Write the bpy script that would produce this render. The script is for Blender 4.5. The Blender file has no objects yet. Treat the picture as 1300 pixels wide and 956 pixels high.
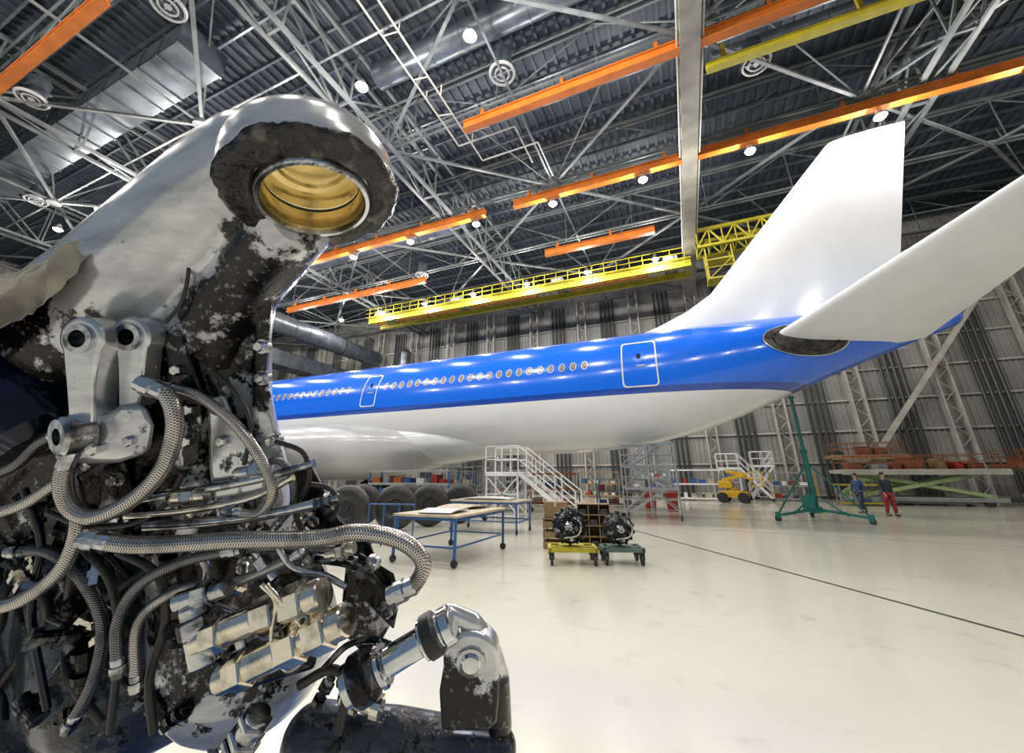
import bpy, bmesh, math, random
from mathutils import Vector, Matrix, noise
random.seed(7)
S=bpy.context.scene
COL=S.collection
V=Vector
rad=math.radians
try:
    S.view_settings.view_transform='Standard'
except Exception as ex: print('view',ex)
# ------------------------------------------------------------ camera
CAM=V((0,0,1.6)); PITCH=rad(19); YAW=rad(23); FP=500.0
cd=bpy.data.cameras.new('camera'); cam=bpy.data.objects.new('camera',cd); COL.objects.link(cam)
cam.location=CAM; cam.rotation_euler=(rad(90)+PITCH,0,YAW)
cd.sensor_width=36; cd.lens=FP/1300*36; cd.shift_y=-45/1300; cd.clip_start=0.05; cd.clip_end=300
S.camera=cam
RX=V((math.cos(YAW),math.sin(YAW),0)); HF=V((-math.sin(YAW),math.cos(YAW),0)); ZZ=V((0,0,1))
FW=HF*math.cos(PITCH)+ZZ*math.sin(PITCH); UP=ZZ*math.cos(PITCH)-HF*math.sin(PITCH)
def g(u,v,d):   # surveyed point at depth d
    return CAM+(FW+RX*((u-650)/FP)+UP*((433-v)/FP))*d

# ------------------------------------------------------------ mesh builder
def frame(ax):
    ax=ax.normalized()
    up=ZZ if abs(ax.z)<.95 else V((1,0,0))
    x=up.cross(ax).normalized(); y=ax.cross(x).normalized()
    return x,y,ax
class MB:
    def __init__(s): s.v=[];s.f=[];s.m=[];s.uv=[]
    def add(s,vs,fs,m=0,uvs=None):
        o=len(s.v); s.v+=[tuple(x) for x in vs]
        for i,f in enumerate(fs):
            s.f.append([a+o for a in f]); s.m.append(m); s.uv.append(uvs[i] if uvs else None)
        return s
    def box(s,c,d,m=0,rz=0):
        c=V(c);R=Matrix.Rotation(rz,3,'Z')
        vs=[c+R@V((x*d[0]/2,y*d[1]/2,z*d[2]/2)) for x in(-1,1) for y in(-1,1) for z in(-1,1)]
        return s.add(vs,[(0,1,3,2),(4,6,7,5),(0,4,5,1),(2,3,7,6),(0,2,6,4),(1,5,7,3)],m)
    def beam(s,a,b,w,h=None,m=0):
        a=V(a);b=V(b);h=h or w
        if (b-a).length<1e-6:return s
        x,y,z=frame(b-a)
        vs=[p+x*sx*w/2+y*sy*h/2 for p in(a,b) for sx in(-1,1) for sy in(-1,1)]
        return s.add(vs,[(0,1,3,2),(4,6,7,5),(0,4,5,1),(2,3,7,6),(0,2,6,4),(1,5,7,3)],m)
    def lathe(s,a,b,prof,n=24,m=0,cap=True):
        a=V(a);b=V(b);x,y,z=frame(b-a);vs=[];fs=[]
        for t,r in prof:
            for i in range(n):
                th=2*math.pi*(i+.5)/n
                vs.append(a+z*t+(x*math.cos(th)+y*math.sin(th))*max(r,1e-4))
        for k in range(len(prof)-1):
            for i in range(n):
                j=(i+1)%n; fs.append((k*n+i,k*n+j,(k+1)*n+j,(k+1)*n+i))
        if cap:
            fs.append(tuple(range(n))[::-1]); fs.append(tuple((len(prof)-1)*n+i for i in range(n)))
        return s.add(vs,fs,m)
    def cyl(s,a,b,r,r2=None,n=12,m=0,cap=True):
        L=(V(b)-V(a)).length
        return s.lathe(a,b,[(0,r),(L,r if r2 is None else r2)],n,m,cap)
    def sph(s,c,r,n=16,m=0,R=None):
        c=V(c)
        if not hasattr(r,'__len__'): r=(r,r,r)
        vs=[];fs=[];k=n//2
        for i in range(k+1):
            ph=math.pi*i/k
            for j in range(n):
                th=2*math.pi*j/n
                p=V((r[0]*math.sin(ph)*math.cos(th),r[1]*math.sin(ph)*math.sin(th),r[2]*math.cos(ph)))
                vs.append(c+(R@p if R else p))
        for i in range(k):
            for j in range(n):
                fs.append((i*n+j,(i+1)*n+j,(i+1)*n+(j+1)%n,i*n+(j+1)%n))
        return s.add(vs,fs,m)
    def tube(s,path,r,n=12,m=0):
        path=[V(p) for p in path];vs=[];fs=[];uvs=[]
        x,y,z=frame(path[1]-path[0]);L=0;Ls=[]
        for i,p in enumerate(path):
            if i>0:L+=(p-path[i-1]).length
            Ls.append(L)
            t=(path[min(i+1,len(path)-1)]-path[max(i-1,0)]).normalized()
            x=(x-t*x.dot(t)).normalized(); y=t.cross(x)
            rr=r[i] if hasattr(r,'__len__') else r
            for j in range(n):
                th=2*math.pi*j/n; vs.append(p+(x*math.cos(th)+y*math.sin(th))*rr)
        for i in range(len(path)-1):
            for j in range(n):
                k=(j+1)%n
                fs.append((i*n+j,i*n+k,(i+1)*n+k,(i+1)*n+j))
                uvs.append([(j/n,Ls[i]),((j+1)/n,Ls[i]),((j+1)/n,Ls[i+1]),(j/n,Ls[i+1])])
        fs.append(tuple(range(n))[::-1]);uvs.append(None)
        fs.append(tuple((len(path)-1)*n+i for i in range(n)));uvs.append(None)
        return s.add(vs,fs,m,uvs)
    def prism(s,poly,vec,m=0):
        n=len(poly);vec=V(vec);vs=[V(p) for p in poly]+[V(p)+vec for p in poly]
        fs=[tuple(range(n)),tuple(range(n,2*n))[::-1]]+[(i,(i+1)%n,n+(i+1)%n,n+i) for i in range(n)]
        return s.add(vs,fs,m)
    def ringplate(s,c,outer,inner_r,vec,m=0,ax=None):
        c=V(c);vec=V(vec);n=len(outer);fs=[]
        inn=[]
        for p in outer:
            d=(V(p)-c).normalized(); inn.append(c+d*inner_r)
        vs=[V(p) for p in outer]+inn+[V(p)+vec for p in outer]+[p+vec for p in inn]
        for i in range(n):
            j=(i+1)%n
            fs+= [(i,j,n+j,n+i),(2*n+i,3*n+i,3*n+j,2*n+j),(i,2*n+i,2*n+j,j),(n+i,n+j,3*n+j,3*n+i)]
        return s.add(vs,fs,m)
def spline(pts,k=8):
    P=[V(p) for p in pts];P=[P[0]*2-P[1]]+P+[P[-1]*2-P[-2]];out=[]
    for i in range(1,len(P)-2):
        a,b,c,d=P[i-1],P[i],P[i+1],P[i+2]
        for j in range(k):
            t=j/k
            out.append(.5*((2*b)+(c-a)*t+(2*a-5*b+4*c-d)*t*t+(3*b-a-3*c+d)*t**3))
    out.append(P[-2]);return out
def make(mb,name,mats,parent=None,world=False,smooth=True,ang=35,bev=0,fix=True):
    me=bpy.data.meshes.new(name)
    vs=mb.v
    if parent and world:
        L=parent.matrix_basis.inverted(); 
        q=parent.parent
        while q: L=L@q.matrix_basis.inverted(); q=q.parent
        vs=[tuple(L@V(p)) for p in vs]
    me.from_pydata(vs,[],mb.f)
    if not isinstance(mats,(list,tuple)): mats=[mats]
    for m in mats: me.materials.append(m)
    me.polygons.foreach_set('material_index',mb.m)
    if any(u for u in mb.uv):
        ul=me.uv_layers.new(name='UVMap')
        for p,u in zip(me.polygons,mb.uv):
            if u:
                for li,c in zip(p.loop_indices,u): ul.data[li].uv=c
    if fix:
        bm=bmesh.new();bm.from_mesh(me);bmesh.ops.recalc_face_normals(bm,faces=bm.faces);bm.to_mesh(me);bm.free()
    if smooth:
        me.shade_smooth(); me.set_sharp_from_angle(angle=rad(ang))
    ob=bpy.data.objects.new(name,me);COL.objects.link(ob)
    if parent: ob.parent=parent
    if bev:
        b=ob.modifiers.new('bevel','BEVEL');b.width=bev;b.segments=2;b.limit_method='ANGLE';b.angle_limit=rad(40)
    return ob
def tag(o,label,cat=None,group=None,kind=None):
    o['label']=label
    if cat:o['category']=cat
    if group:o['group']=group
    if kind:o['kind']=kind
    return o
def thing(name,label,cat,loc=(0,0,0),rz=0,group=None):
    e=bpy.data.objects.new(name,None);COL.objects.link(e);e.empty_display_size=.2
    e.location=loc;e.rotation_euler=(0,0,rz)
    e.matrix_basis=Matrix.Translation(V(loc))@Matrix.Rotation(rz,4,'Z')
    return tag(e,label,cat,group)
def dup(src,loc=None,rz=None,label=None,parent=None):
    o=src.copy();COL.objects.link(o)
    if parent:o.parent=parent
    if loc is not None:o.location=loc
    if rz is not None:o.rotation_euler=(0,0,rz)
    if label:o['label']=label
    for c in list(src.children): dup(c,parent=o)
    return o

# ------------------------------------------------------------ materials
def newmat(name):
    m=bpy.data.materials.new(name);m.use_nodes=True;nt=m.node_tree
    return m,nt,nt.nodes['Principled BSDF']
def N(nt,t,**k):
    n=nt.nodes.new(t)
    for a,b in k.items():
        if a.startswith('i_'):
            n.inputs[a[2:].replace('_',' ')].default_value=b
        else: setattr(n,a,b)
    return n
def c4(c): return (c[0],c[1],c[2],1)
def ramp(nt,src,a,b,ca=(0,0,0),cb=(1,1,1)):
    r=N(nt,'ShaderNodeValToRGB');e=r.color_ramp.elements
    e[0].position=a;e[1].position=b;e[0].color=c4(ca);e[1].color=c4(cb)
    nt.links.new(src,r.inputs[0]);return r.outputs[0]
def mixc(nt,f,a,b):
    n=N(nt,'ShaderNodeMix',data_type='RGBA')
    if isinstance(f,float): n.inputs[0].default_value=f
    else: nt.links.new(f,n.inputs[0])
    for i,x in((6,a),(7,b)):
        if isinstance(x,tuple): n.inputs[i].default_value=c4(x)
        else: nt.links.new(x,n.inputs[i])
    return n.outputs[2]
def mat(name,col,rough=.5,metal=0.,col2=None,scale=4,lo=.4,hi=.6,bump=0,bscale=30,coat=0,emis=None,es=0,spec=.5):
    m,nt,p=newmat(name)
    p.inputs['Base Color'].default_value=c4(col);p.inputs['Roughness'].default_value=rough
    p.inputs['Metallic'].default_value=metal;p.inputs['Coat Weight'].default_value=coat
    p.inputs['Specular IOR Level'].default_value=spec
    if emis: p.inputs['Emission Color'].default_value=c4(emis);p.inputs['Emission Strength'].default_value=es
    g_=N(nt,'ShaderNodeNewGeometry')
    if col2 is None: col2=tuple(x*.8 for x in col)
    nz=N(nt,'ShaderNodeTexNoise',i_Scale=scale,i_Detail=5.0);nt.links.new(g_.outputs['Position'],nz.inputs['Vector'])
    f=ramp(nt,nz.outputs[0],lo,hi)
    nt.links.new(mixc(nt,f,tuple(col),tuple(col2)),p.inputs['Base Color'])
    if bump:
        n2=N(nt,'ShaderNodeTexNoise',i_Scale=bscale,i_Detail=6.0);nt.links.new(g_.outputs['Position'],n2.inputs['Vector'])
        b=N(nt,'ShaderNodeBump',i_Strength=bump,i_Distance=.01);nt.links.new(n2.outputs[0],b.inputs['Height']);nt.links.new(b.outputs[0],p.inputs['Normal'])
    return m
M={}
M['steelroof']=mat('roof_steel_paint',(.125,.135,.14),.5,0,(.085,.095,.10),1.2)
M['beambig']=mat('beam_beige_paint',(.27,.255,.21),.5,0,(.19,.18,.155),1.0)
M['orange']=mat('orange_paint',(.50,.13,.012),.5,0,(.38,.10,.01),1.5)
M['yellow']=mat('yellow_paint',(.40,.34,.015),.5,0,(.30,.26,.02),1.5)
M['dyellow']=mat('dolly_yellow_paint',(.55,.47,.03),.5,0,(.40,.34,.03),6)
M['deck']=mat('roof_deck',(.032,.040,.054),.5,.3,(.055,.066,.084),.35,.35,.65)
M['duct']=mat('galvanised_duct',(.13,.15,.175),.35,.6,(.09,.105,.125),1.5)
M['wallp']=mat('wall_panel',(.23,.23,.22),.5,.1,(.31,.31,.29),.5,.35,.65)
M['wallc']=mat('wall_column',(.42,.41,.37),.5,0,(.33,.325,.30),1)
M['walld']=mat('dark_pipe',(.05,.055,.06),.45,.3)
M['white']=mat('white_paint',(.78,.78,.78),.35,0,(.66,.66,.65),2)
M['finwhite']=mat('aircraft_white',(.78,.80,.84),.16,0,(.74,.76,.80),.8,coat=.5)
M['grey']=mat('grey_paint',(.26,.27,.28),.45)
M['fairing']=mat('fairing_grey',(.56,.57,.60),.2,0,(.50,.51,.54),.8,coat=.4)
M['dark']=mat('black_rubber',(.015,.015,.017),.45,0,(.03,.03,.03),8)
M['glass']=mat('dark_glass',(.02,.025,.035),.08)
M['winlit']=mat('window_pane_blind',(.34,.29,.21),.15)
M['winframe']=mat('window_surround',(.62,.66,.74),.3,.2)
M['winrim']=mat('dark_window_rim',(.03,.04,.08),.25,.2)
M['blue']=mat('blue_paint',(.03,.12,.34),.4,0,(.03,.09,.25),3)
M['green']=mat('teal_paint',(.01,.14,.115),.4,0,(.01,.10,.085),3)
M['greyg']=mat('grey_green_paint',(.13,.19,.15),.4,0,(.08,.13,.11),3)
M['lime']=mat('pale_green_paint',(.34,.45,.20),.45)
M['red']=mat('red_paint',(.40,.03,.02),.45)
M['wood']=mat('plywood',(.30,.20,.10),.6,0,(.20,.13,.07),6)
M['ply']=mat('pale_board',(.55,.47,.34),.5,0,(.42,.36,.27),4)
M['alu']=mat('aluminium',(.62,.63,.65),.3,.8,(.5,.51,.53),6)
M['steel']=mat('worn_steel',(.60,.60,.62),.15,1,(.12,.12,.125),15,.50,.62,bump=.15,bscale=60)
M['nickel']=mat('nickel_plate',(.84,.77,.66),.12,1,(.36,.31,.25),16,.52,.66,bump=.06,bscale=80)
M['chrome']=mat('chrome',(.85,.87,.90),.06,1,(.6,.62,.65),10)
M['brass']=mat('brass',(.92,.80,.52),.2,1,(.72,.60,.34),9,.45,.7,bump=.10,bscale=40)
M['grease']=mat('black_grease',(.008,.008,.009),.22,0,(.10,.09,.08),22,.56,.66,bump=.9,bscale=55)
M['oily']=mat('oily_metal',(.016,.016,.018),.16,.7,(.28,.28,.30),14,.54,.66,bump=.5,bscale=45)
M['bluemetal']=mat('blue_black_barrel',(.004,.009,.035),.12,.2,(.003,.004,.012),6)
M['canvas']=mat('dirty_canvas',(.42,.37,.29),.8,0,(.16,.14,.11),9,.4,.65,bump=.6,bscale=25)
M['lamp']=mat('lamp_glass',(1,1,1),.3,0,emis=(1,.93,.78),es=40)
M['skin']=mat('skin',(.55,.33,.24),.5)
M['jacket']=mat('dark_jacket',(.03,.035,.05),.7)
M['jacket2']=mat('blue_workwear',(.03,.07,.20),.7)
M['redtr']=mat('red_trousers',(.30,.02,.03),.7)
M['jeans']=mat('dark_jeans',(.03,.04,.08),.7)
M['hair']=mat('dark_hair',(.03,.02,.015),.6)
M['cavity']=mat('dark_cavity_metal',(.035,.034,.033),.4,.4,(.09,.088,.085),3,.45,.6,bump=.2,bscale=12)

def floor_mat():
    m,nt,p=newmat('epoxy_floor');ge=N(nt,'ShaderNodeNewGeometry')
    n1=N(nt,'ShaderNodeTexNoise',i_Scale=.35,i_Detail=6.0);nt.links.new(ge.outputs['Position'],n1.inputs['Vector'])
    a=mixc(nt,ramp(nt,n1.outputs[0],.3,.7),(.75,.73,.62),(.67,.655,.56))
    n2=N(nt,'ShaderNodeTexNoise',i_Scale=2.2,i_Detail=9.0);nt.links.new(ge.outputs['Position'],n2.inputs['Vector'])
    b=mixc(nt,ramp(nt,n2.outputs[0],.60,.85),a,(.50,.485,.41))
    nt.links.new(b,p.inputs['Base Color'])
    nt.links.new(ramp(nt,n1.outputs[0],.3,.7,(.16,)*3,(.24,)*3),p.inputs['Roughness'])
    p.inputs['Coat Weight'].default_value=.5;p.inputs['Coat Roughness'].default_value=.10
    return m
def livery():
    m,nt,p=newmat('aircraft_livery');ge=N(nt,'ShaderNodeNewGeometry');sx=N(nt,'ShaderNodeSeparateXYZ')
    nt.links.new(ge.outputs['Position'],sx.inputs[0])
    def gt(v):
        n=N(nt,'ShaderNodeMath',operation='GREATER_THAN');nt.links.new(sx.outputs[2],n.inputs[0]);n.inputs[1].default_value=v;return n.outputs[0]
    a=mixc(nt,gt(4.90),(.76,.78,.81),(.005,.055,.38))
    b=mixc(nt,gt(5.16),a,(.006,.145,.82))
    nt.links.new(b,p.inputs['Base Color']);p.inputs['Roughness'].default_value=.18;p.inputs['Coat Weight'].default_value=.7;p.inputs['Coat Roughness'].default_value=.05
    return m
M['livery']=livery()
def braid(name,c1,c2):
    m,nt,p=newmat(name);uv=N(nt,'ShaderNodeUVMap',uv_map='UVMap');sx=N(nt,'ShaderNodeSeparateXYZ');nt.links.new(uv.outputs[0],sx.inputs[0])
    def wave(s):
        a=N(nt,'ShaderNodeMath',operation='MULTIPLY');nt.links.new(sx.outputs[0],a.inputs[0]);a.inputs[1].default_value=6.28318*9*s
        b=N(nt,'ShaderNodeMath',operation='MULTIPLY_ADD');nt.links.new(sx.outputs[1],b.inputs[0]);b.inputs[1].default_value=1100;nt.links.new(a.outputs[0],b.inputs[2])
        c=N(nt,'ShaderNodeMath',operation='SINE');nt.links.new(b.outputs[0],c.inputs[0]);return c.outputs[0]
    mx=N(nt,'ShaderNodeMath',operation='MAXIMUM');nt.links.new(wave(1),mx.inputs[0]);nt.links.new(wave(-1),mx.inputs[1])
    f=ramp(nt,mx.outputs[0],.0,.8)
    ge=N(nt,'ShaderNodeNewGeometry');nz=N(nt,'ShaderNodeTexNoise',i_Scale=14.0,i_Detail=4.0);nt.links.new(ge.outputs['Position'],nz.inputs['Vector'])
    cc=mixc(nt,ramp(nt,nz.outputs[0],.5,.72),c1,tuple(x*.4 for x in c1))
    nt.links.new(mixc(nt,f,c2,cc),p.inputs['Base Color']);p.inputs['Metallic'].default_value=.95;p.inputs['Roughness'].default_value=.22
    b=N(nt,'ShaderNodeBump',i_Strength=.5,i_Distance=.002);nt.links.new(f,b.inputs['Height']);nt.links.new(b.outputs[0],p.inputs['Normal'])
    return m
M['braid']=braid('braided_steel',(.78,.73,.69),(.12,.11,.11))
M['braid2']=braid('dirty_braid',(.28,.28,.30),(.02,.02,.02))
def forging(name,spots,base=(.66,.67,.70),base2=(.40,.41,.45),bias=.0,metal=.5,sp=.22):
    m,nt,p=newmat(name);ge=N(nt,'ShaderNodeNewGeometry');acc=None
    n1=N(nt,'ShaderNodeTexNoise',i_Scale=9.0,i_Detail=11.0,i_Roughness=.74);nt.links.new(ge.outputs['Position'],n1.inputs['Vector'])
    for c,r in spots:
        d=N(nt,'ShaderNodeVectorMath',operation='DISTANCE');nt.links.new(ge.outputs['Position'],d.inputs[0]);d.inputs[1].default_value=tuple(c)
        q=N(nt,'ShaderNodeMapRange');nt.links.new(d.outputs['Value'],q.inputs[0]);q.inputs[1].default_value=r*.5;q.inputs[2].default_value=r*1.4;q.inputs[3].default_value=sp;q.inputs[4].default_value=0
        if acc is None: acc=q.outputs[0]
        else:
            mm=N(nt,'ShaderNodeMath',operation='MAXIMUM');nt.links.new(acc,mm.inputs[0]);nt.links.new(q.outputs[0],mm.inputs[1]);acc=mm.outputs[0]
    ad=N(nt,'ShaderNodeMath',operation='ADD');nt.links.new(n1.outputs[0],ad.inputs[0])
    if acc is None: ad.inputs[1].default_value=0
    else: nt.links.new(acc,ad.inputs[1])
    f=ramp(nt,ad.outputs[0],.645-bias,.685-bias)
    mp=N(nt,'ShaderNodeMapping');mp.inputs['Scale'].default_value=(3,3,11);mp.inputs['Rotation'].default_value=(.3,.6,0);nt.links.new(ge.outputs['Position'],mp.inputs['Vector'])
    n3=N(nt,'ShaderNodeTexNoise',i_Scale=1.6,i_Detail=9.0,i_Roughness=.65);nt.links.new(mp.outputs[0],n3.inputs['Vector'])
    a=mixc(nt,ramp(nt,n3.outputs[0],.42,.66),base,base2)
    n5=N(nt,'ShaderNodeTexNoise',i_Scale=38.0,i_Detail=8.0,i_Roughness=.75);nt.links.new(ge.outputs['Position'],n5.inputs['Vector'])
    a=mixc(nt,ramp(nt,n5.outputs[0],.67,.71),a,(.05,.05,.05))
    n4=N(nt,'ShaderNodeTexNoise',i_Scale=60.0,i_Detail=4.0);nt.links.new(ge.outputs['Position'],n4.inputs['Vector'])
    bl=mixc(nt,ramp(nt,n4.outputs[0],.60,.70),(.006,.006,.008),(.20,.19,.18))
    nt.links.new(mixc(nt,f,a,bl),p.inputs['Base Color'])
    nt.links.new(ramp(nt,f,0,1,(metal,)*3,(.2,)*3),p.inputs['Metallic'])
    nt.links.new(ramp(nt,n3.outputs[0],.3,.7,(.14,)*3,(.30,)*3),p.inputs['Roughness'])
    hm=N(nt,'ShaderNodeMath',operation='MULTIPLY');nt.links.new(n4.outputs[0],hm.inputs[0]);nt.links.new(ramp(nt,f,0,1,(.08,)*3,(.8,)*3),hm.inputs[1])
    hs=N(nt,'ShaderNodeMath',operation='ADD');nt.links.new(f,hs.inputs[0]);nt.links.new(hm.outputs[0],hs.inputs[1])
    b=N(nt,'ShaderNodeBump',i_Strength=.4,i_Distance=.006);nt.links.new(hs.outputs[0],b.inputs['Height']);nt.links.new(b.outputs[0],p.inputs['Normal'])
    return m

# ------------------------------------------------------------ world + room
w=bpy.data.worlds.new('world');S.world=w;w.use_nodes=True
bg=w.node_tree.nodes['Background'];bg.inputs[0].default_value=(.5,.72,1,1);bg.inputs[1].default_value=.27
X0,X1,Y0,Y1,ZC=-60,28,-8,38.5,22.
b=MB().box(((X0+X1)/2,(Y0+Y1)/2-6,-.1),(X1-X0,Y1-Y0+12,.2));fl=make(b,'floor',floor_mat(),smooth=False);tag(fl,'pale glossy epoxy hangar floor','floor',kind='structure')
b=MB().box(((X0+X1)/2,(Y0+Y1)/2,ZC+.1),(X1-X0,Y1-Y0,.2))
x=X0+.3
while x<X1:
    b.box((x,(Y0+Y1)/2,ZC-.06),(.16,Y1-Y0,.12));x+=.55
o=make(b,'ceiling',M['deck'],smooth=False);tag(o,'dark corrugated steel roof deck','ceiling',kind='structure')
b=MB().box(((X0+X1)/2,Y1+.1,ZC/2),(X1-X0,.2,ZC))
x=X0+.2
while x<X1: b.box((x,Y1-.04,ZC/2),(.14,.08,ZC));x+=.36
o=make(b,'wall_back',M['wallp'],smooth=False);tag(o,'ribbed light grey metal hangar wall','wall',kind='structure')
for nm,xx in(('wall_left',X0),('wall_right',X1)):
    sg=1 if xx<0 else -1
    b=MB().box((xx-.1*sg,(Y0+Y1)/2,ZC/2),(.2,Y1-Y0,ZC))
    y=Y0+.3
    while y<Y1: b.box((xx+.04*sg,y,ZC/2),(.08,.2,ZC));y+=.5
    o=make(b,nm,M['wallp'],smooth=False);tag(o,'ribbed light grey metal hangar wall','wall',kind='structure')
for i,z in enumerate((.3,2.6,4.9,7.2,9.5,11.8,14.1,16.4)):
    b=MB().box(((X0+X1)/2,Y1-.2,z),(X1-X0-.4,.2,.14));o=make(b,'trim_%d'%(i+1),M['wallc'],smooth=False);tag(o,'horizontal wall girt','wall rail',kind='structure')
x=-55.;k=0
while x<X1-1:
    e=thing('wall_column','pale steel wall column with lattice web','column',(x,Y1-.7,0),group='steel columns along the back wall')
    b=MB()
    for dx in(-.4,.4): b.box((dx,0,9.6),(.12,.5,19.2))
    z=0.2
    while z<18.6:
        b.beam((-.4,-.1,z),(.4,-.1,z+.8),.05);b.beam((.4,-.1,z+.8),(-.4,-.1,z+1.6),.05);z+=1.6
    make(b,'column_shaft',M['wallc'],e,smooth=False)
    e2=thing('drain_pipe_bundle','bundle of dark vertical pipes fixed to the wall','pipes',(x+2.6,Y1-.45,0),group='dark pipe bundles on the back wall')
    for dx in(-.6,-.2,.2,.6):
        b=MB().cyl((dx,0,0),(dx,0,18.8),.11,n=8);make(b,'pipe',M['walld'],e2)
    x+=5.2
b=MB().beam((10.3,37.25,0.1),(21,37.25,14),.3,.3);o=make(b,'diagonal_brace',M['wallc'],smooth=False);tag(o,'grey diagonal steel brace against the wall','brace')

# ------------------------------------------------------------ roof structure
def truss(name,p0,p1,H,W,ns,ch,label,m,group,flat=True):
    p0=V(p0);p1=V(p1);d=(p1-p0).normalized();sd=V((-d.y,d.x,0))*W/2;hh=V((0,0,H));b=MB()
    for s_ in(-1,1):
        b.beam(p0+sd*s_,p1+sd*s_,ch);b.beam(p0+sd*s_+hh,p1+sd*s_+hh,ch)
    L=(p1-p0)/ns
    for i in range(ns+1):
        a=p0+L*i
        b.beam(a-sd,a+sd,ch*.6)
        for s_ in((-1,1) if flat else (0,)):
            b.beam(a+sd*s_,a+sd*s_+hh,ch*.5)
            if i<ns:
                q=p0+L*(i+1)
                if i%2: b.beam(a+sd*s_,q+sd*s_+hh,ch*.55)
                else: b.beam(a+sd*s_+hh,q+sd*s_,ch*.55)
        if i<ns and flat:
            q=p0+L*(i+1); b.beam(a-sd,q+sd,ch*.4)
    o=make(b,name,m,smooth=False);tag(o,label,'roof truss',group);return o
BX=[-59,-43.3,-28,-12.9,2.2,17.3,27.5];BY=[-6,3,12.9,25.4,37.5]
for x in(-43.3,-28,-12.9,12.3):
    truss('roof_truss',(x,Y0,18.3),(x,Y1-.3,18.3),3.2,.9,13,.17,'deep grey steel lattice roof truss',M['steelroof'],'main roof trusses')
for y in(3,12.9,19.1,25.4,34.5):
    truss('roof_purlin_truss',(X0+.3,y,18.6),(X1-.3,y,18.6),2.8,.3,18,.10,'slender grey steel lattice purlin truss',M['steelroof'],'cross purlin trusses',flat=False)
GX=2.2
e=thing('roof_girder','wide beige riveted box girder under the roof','girder',(GX,0,0))
b=MB().box((0,(Y0+Y1)/2,18.1),(.45,Y1-Y0-.4,.9)).box((0,(Y0+Y1)/2,17.62),(.75,Y1-Y0-.4,.07)).box((0,(Y0+Y1)/2,18.58),(.75,Y1-Y0-.4,.07))
y=Y0+1
while y<Y1: b.box((0,y,18.1),(.72,.05,.9));y+=1.6
make(b,'girder_body',M['beambig'],e,smooth=False)
for dx in(-.45,.48):
    b=MB().cyl((dx,Y0+.3,17.8),(dx,Y1-.3,17.8),.05,n=8);make(b,'conduit',M['wallc'],e)
for i in range(len(BX)-1):
    for j in range(len(BY)-1):
        a=(BX[i],BY[j],18.45);c=(BX[i+1],BY[j+1],18.45);d_=(BX[i],BY[j+1],18.55);f_=(BX[i+1],BY[j],18.55)
        b=MB().beam(a,c,.14,.12).beam(d_,f_,.14,.12)
        mx,my=(BX[i]+BX[i+1])/2,(BY[j]+BY[j+1])/2
        b.cyl((mx,my,18.35),(mx,my,18.65),.38,n=12)
        b.beam((mx,BY[j],18.5),(mx,BY[j+1],18.5),.09);b.beam((BX[i],my,18.5),(BX[i+1],my,18.5),.09)
        for (sx,sy) in((BX[i],BY[j]),(BX[i+1],BY[j]),(BX[i],BY[j+1]),(BX[i+1],BY[j+1])):
            b.beam((mx,my,18.5),((mx+sx)/2,(my+sy)/2,21.6),.07)
        o=make(b,'roof_cross_brace',M['steelroof'],smooth=False);tag(o,'grey crossed steel braces with centre node plate','roof brace','crossed roof braces')
y=Y0+1
b=MB()
while y<Y1-.5: b.box(((X0+X1)/2,y,21.7),(X1-X0-.4,.1,.2));y+=1.55
o=make(b,'roof_purlin',M['duct'],smooth=False);tag(o,'thin steel purlins below the roof deck','roof purlin',kind='stuff')
for (y,xs) in((2.9,[(-44,-17)]),(12.8,[(-34,-20),(-8,9)]),(19.15,[(-32,-10),(-8,15)]),(25.4,[(-36,-19),(-8,0)]),(31.8,[(-30,-11),(-9,-1)])):
    for a,c in xs:
        b=MB().box(((a+c)/2,y,17.85),(c-a,.16,.46)).box(((a+c)/2,y,17.63),(c-a,.36,.05)).box(((a+c)/2,y,18.08),(c-a,.36,.05))
        n=a+1
        while n<c: b.box((n,y,18.33),(.15,.15,.45));n+=4
        o=make(b,'crane_rail',M['orange'],smooth=False);tag(o,'orange steel crane rail beam hanging from the roof','crane rail','orange crane rails')
b=MB().box((7.8,13.9,17.5),(10,.16,.3)).box((7.8,13.9,17.36),(10,.3,.04)).box((7.8,13.9,17.66),(10,.3,.04))
for n in(3.5,8,12): b.box((n,13.9,18.1),(.15,.15,.8))
o=make(b,'monorail_beam',M['yellow'],smooth=False);tag(o,'yellow steel monorail beam under the roof','crane rail')
e=thing('bridge_crane','long yellow bridge crane with twin girders','crane',(-13.2,30.2,0))
for dy in(-.9,.9): 
    b=MB().box((0,dy,16.8),(30.8,.18,.42));b.box((0,dy,16.58),(30.8,.30,.05)).box((0,dy,17.02),(30.8,.30,.05));make(b,'crane_girder',M['yellow'],e,smooth=False)
b=MB()
for n in range(-15,16): b.box((n,-1.35,17.5),(.05,.05,1.0));b.box((n,0,16.9),(.08,2.4,.08))
b.box((0,-1.35,18.0),(31,.05,.05)).box((0,-1.35,17.55),(31,.04,.04)).box((0,-1.3,17.08),(30.8,.3,.05))
make(b,'crane_walkway',M['yellow'],e,smooth=False)
for n in(-14,-5,5,14):
    b=MB().box((n,0,17.35),(1.0,2.4,.4)).box((n,0,17.75),(.3,.3,1.0));make(b,'crane_trolley',M['grey'],e,smooth=False)
e=thing('bridge_crane','short yellow lattice bridge crane with hoist','crane',(5.4,27.6,0))
b=MB()
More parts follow.
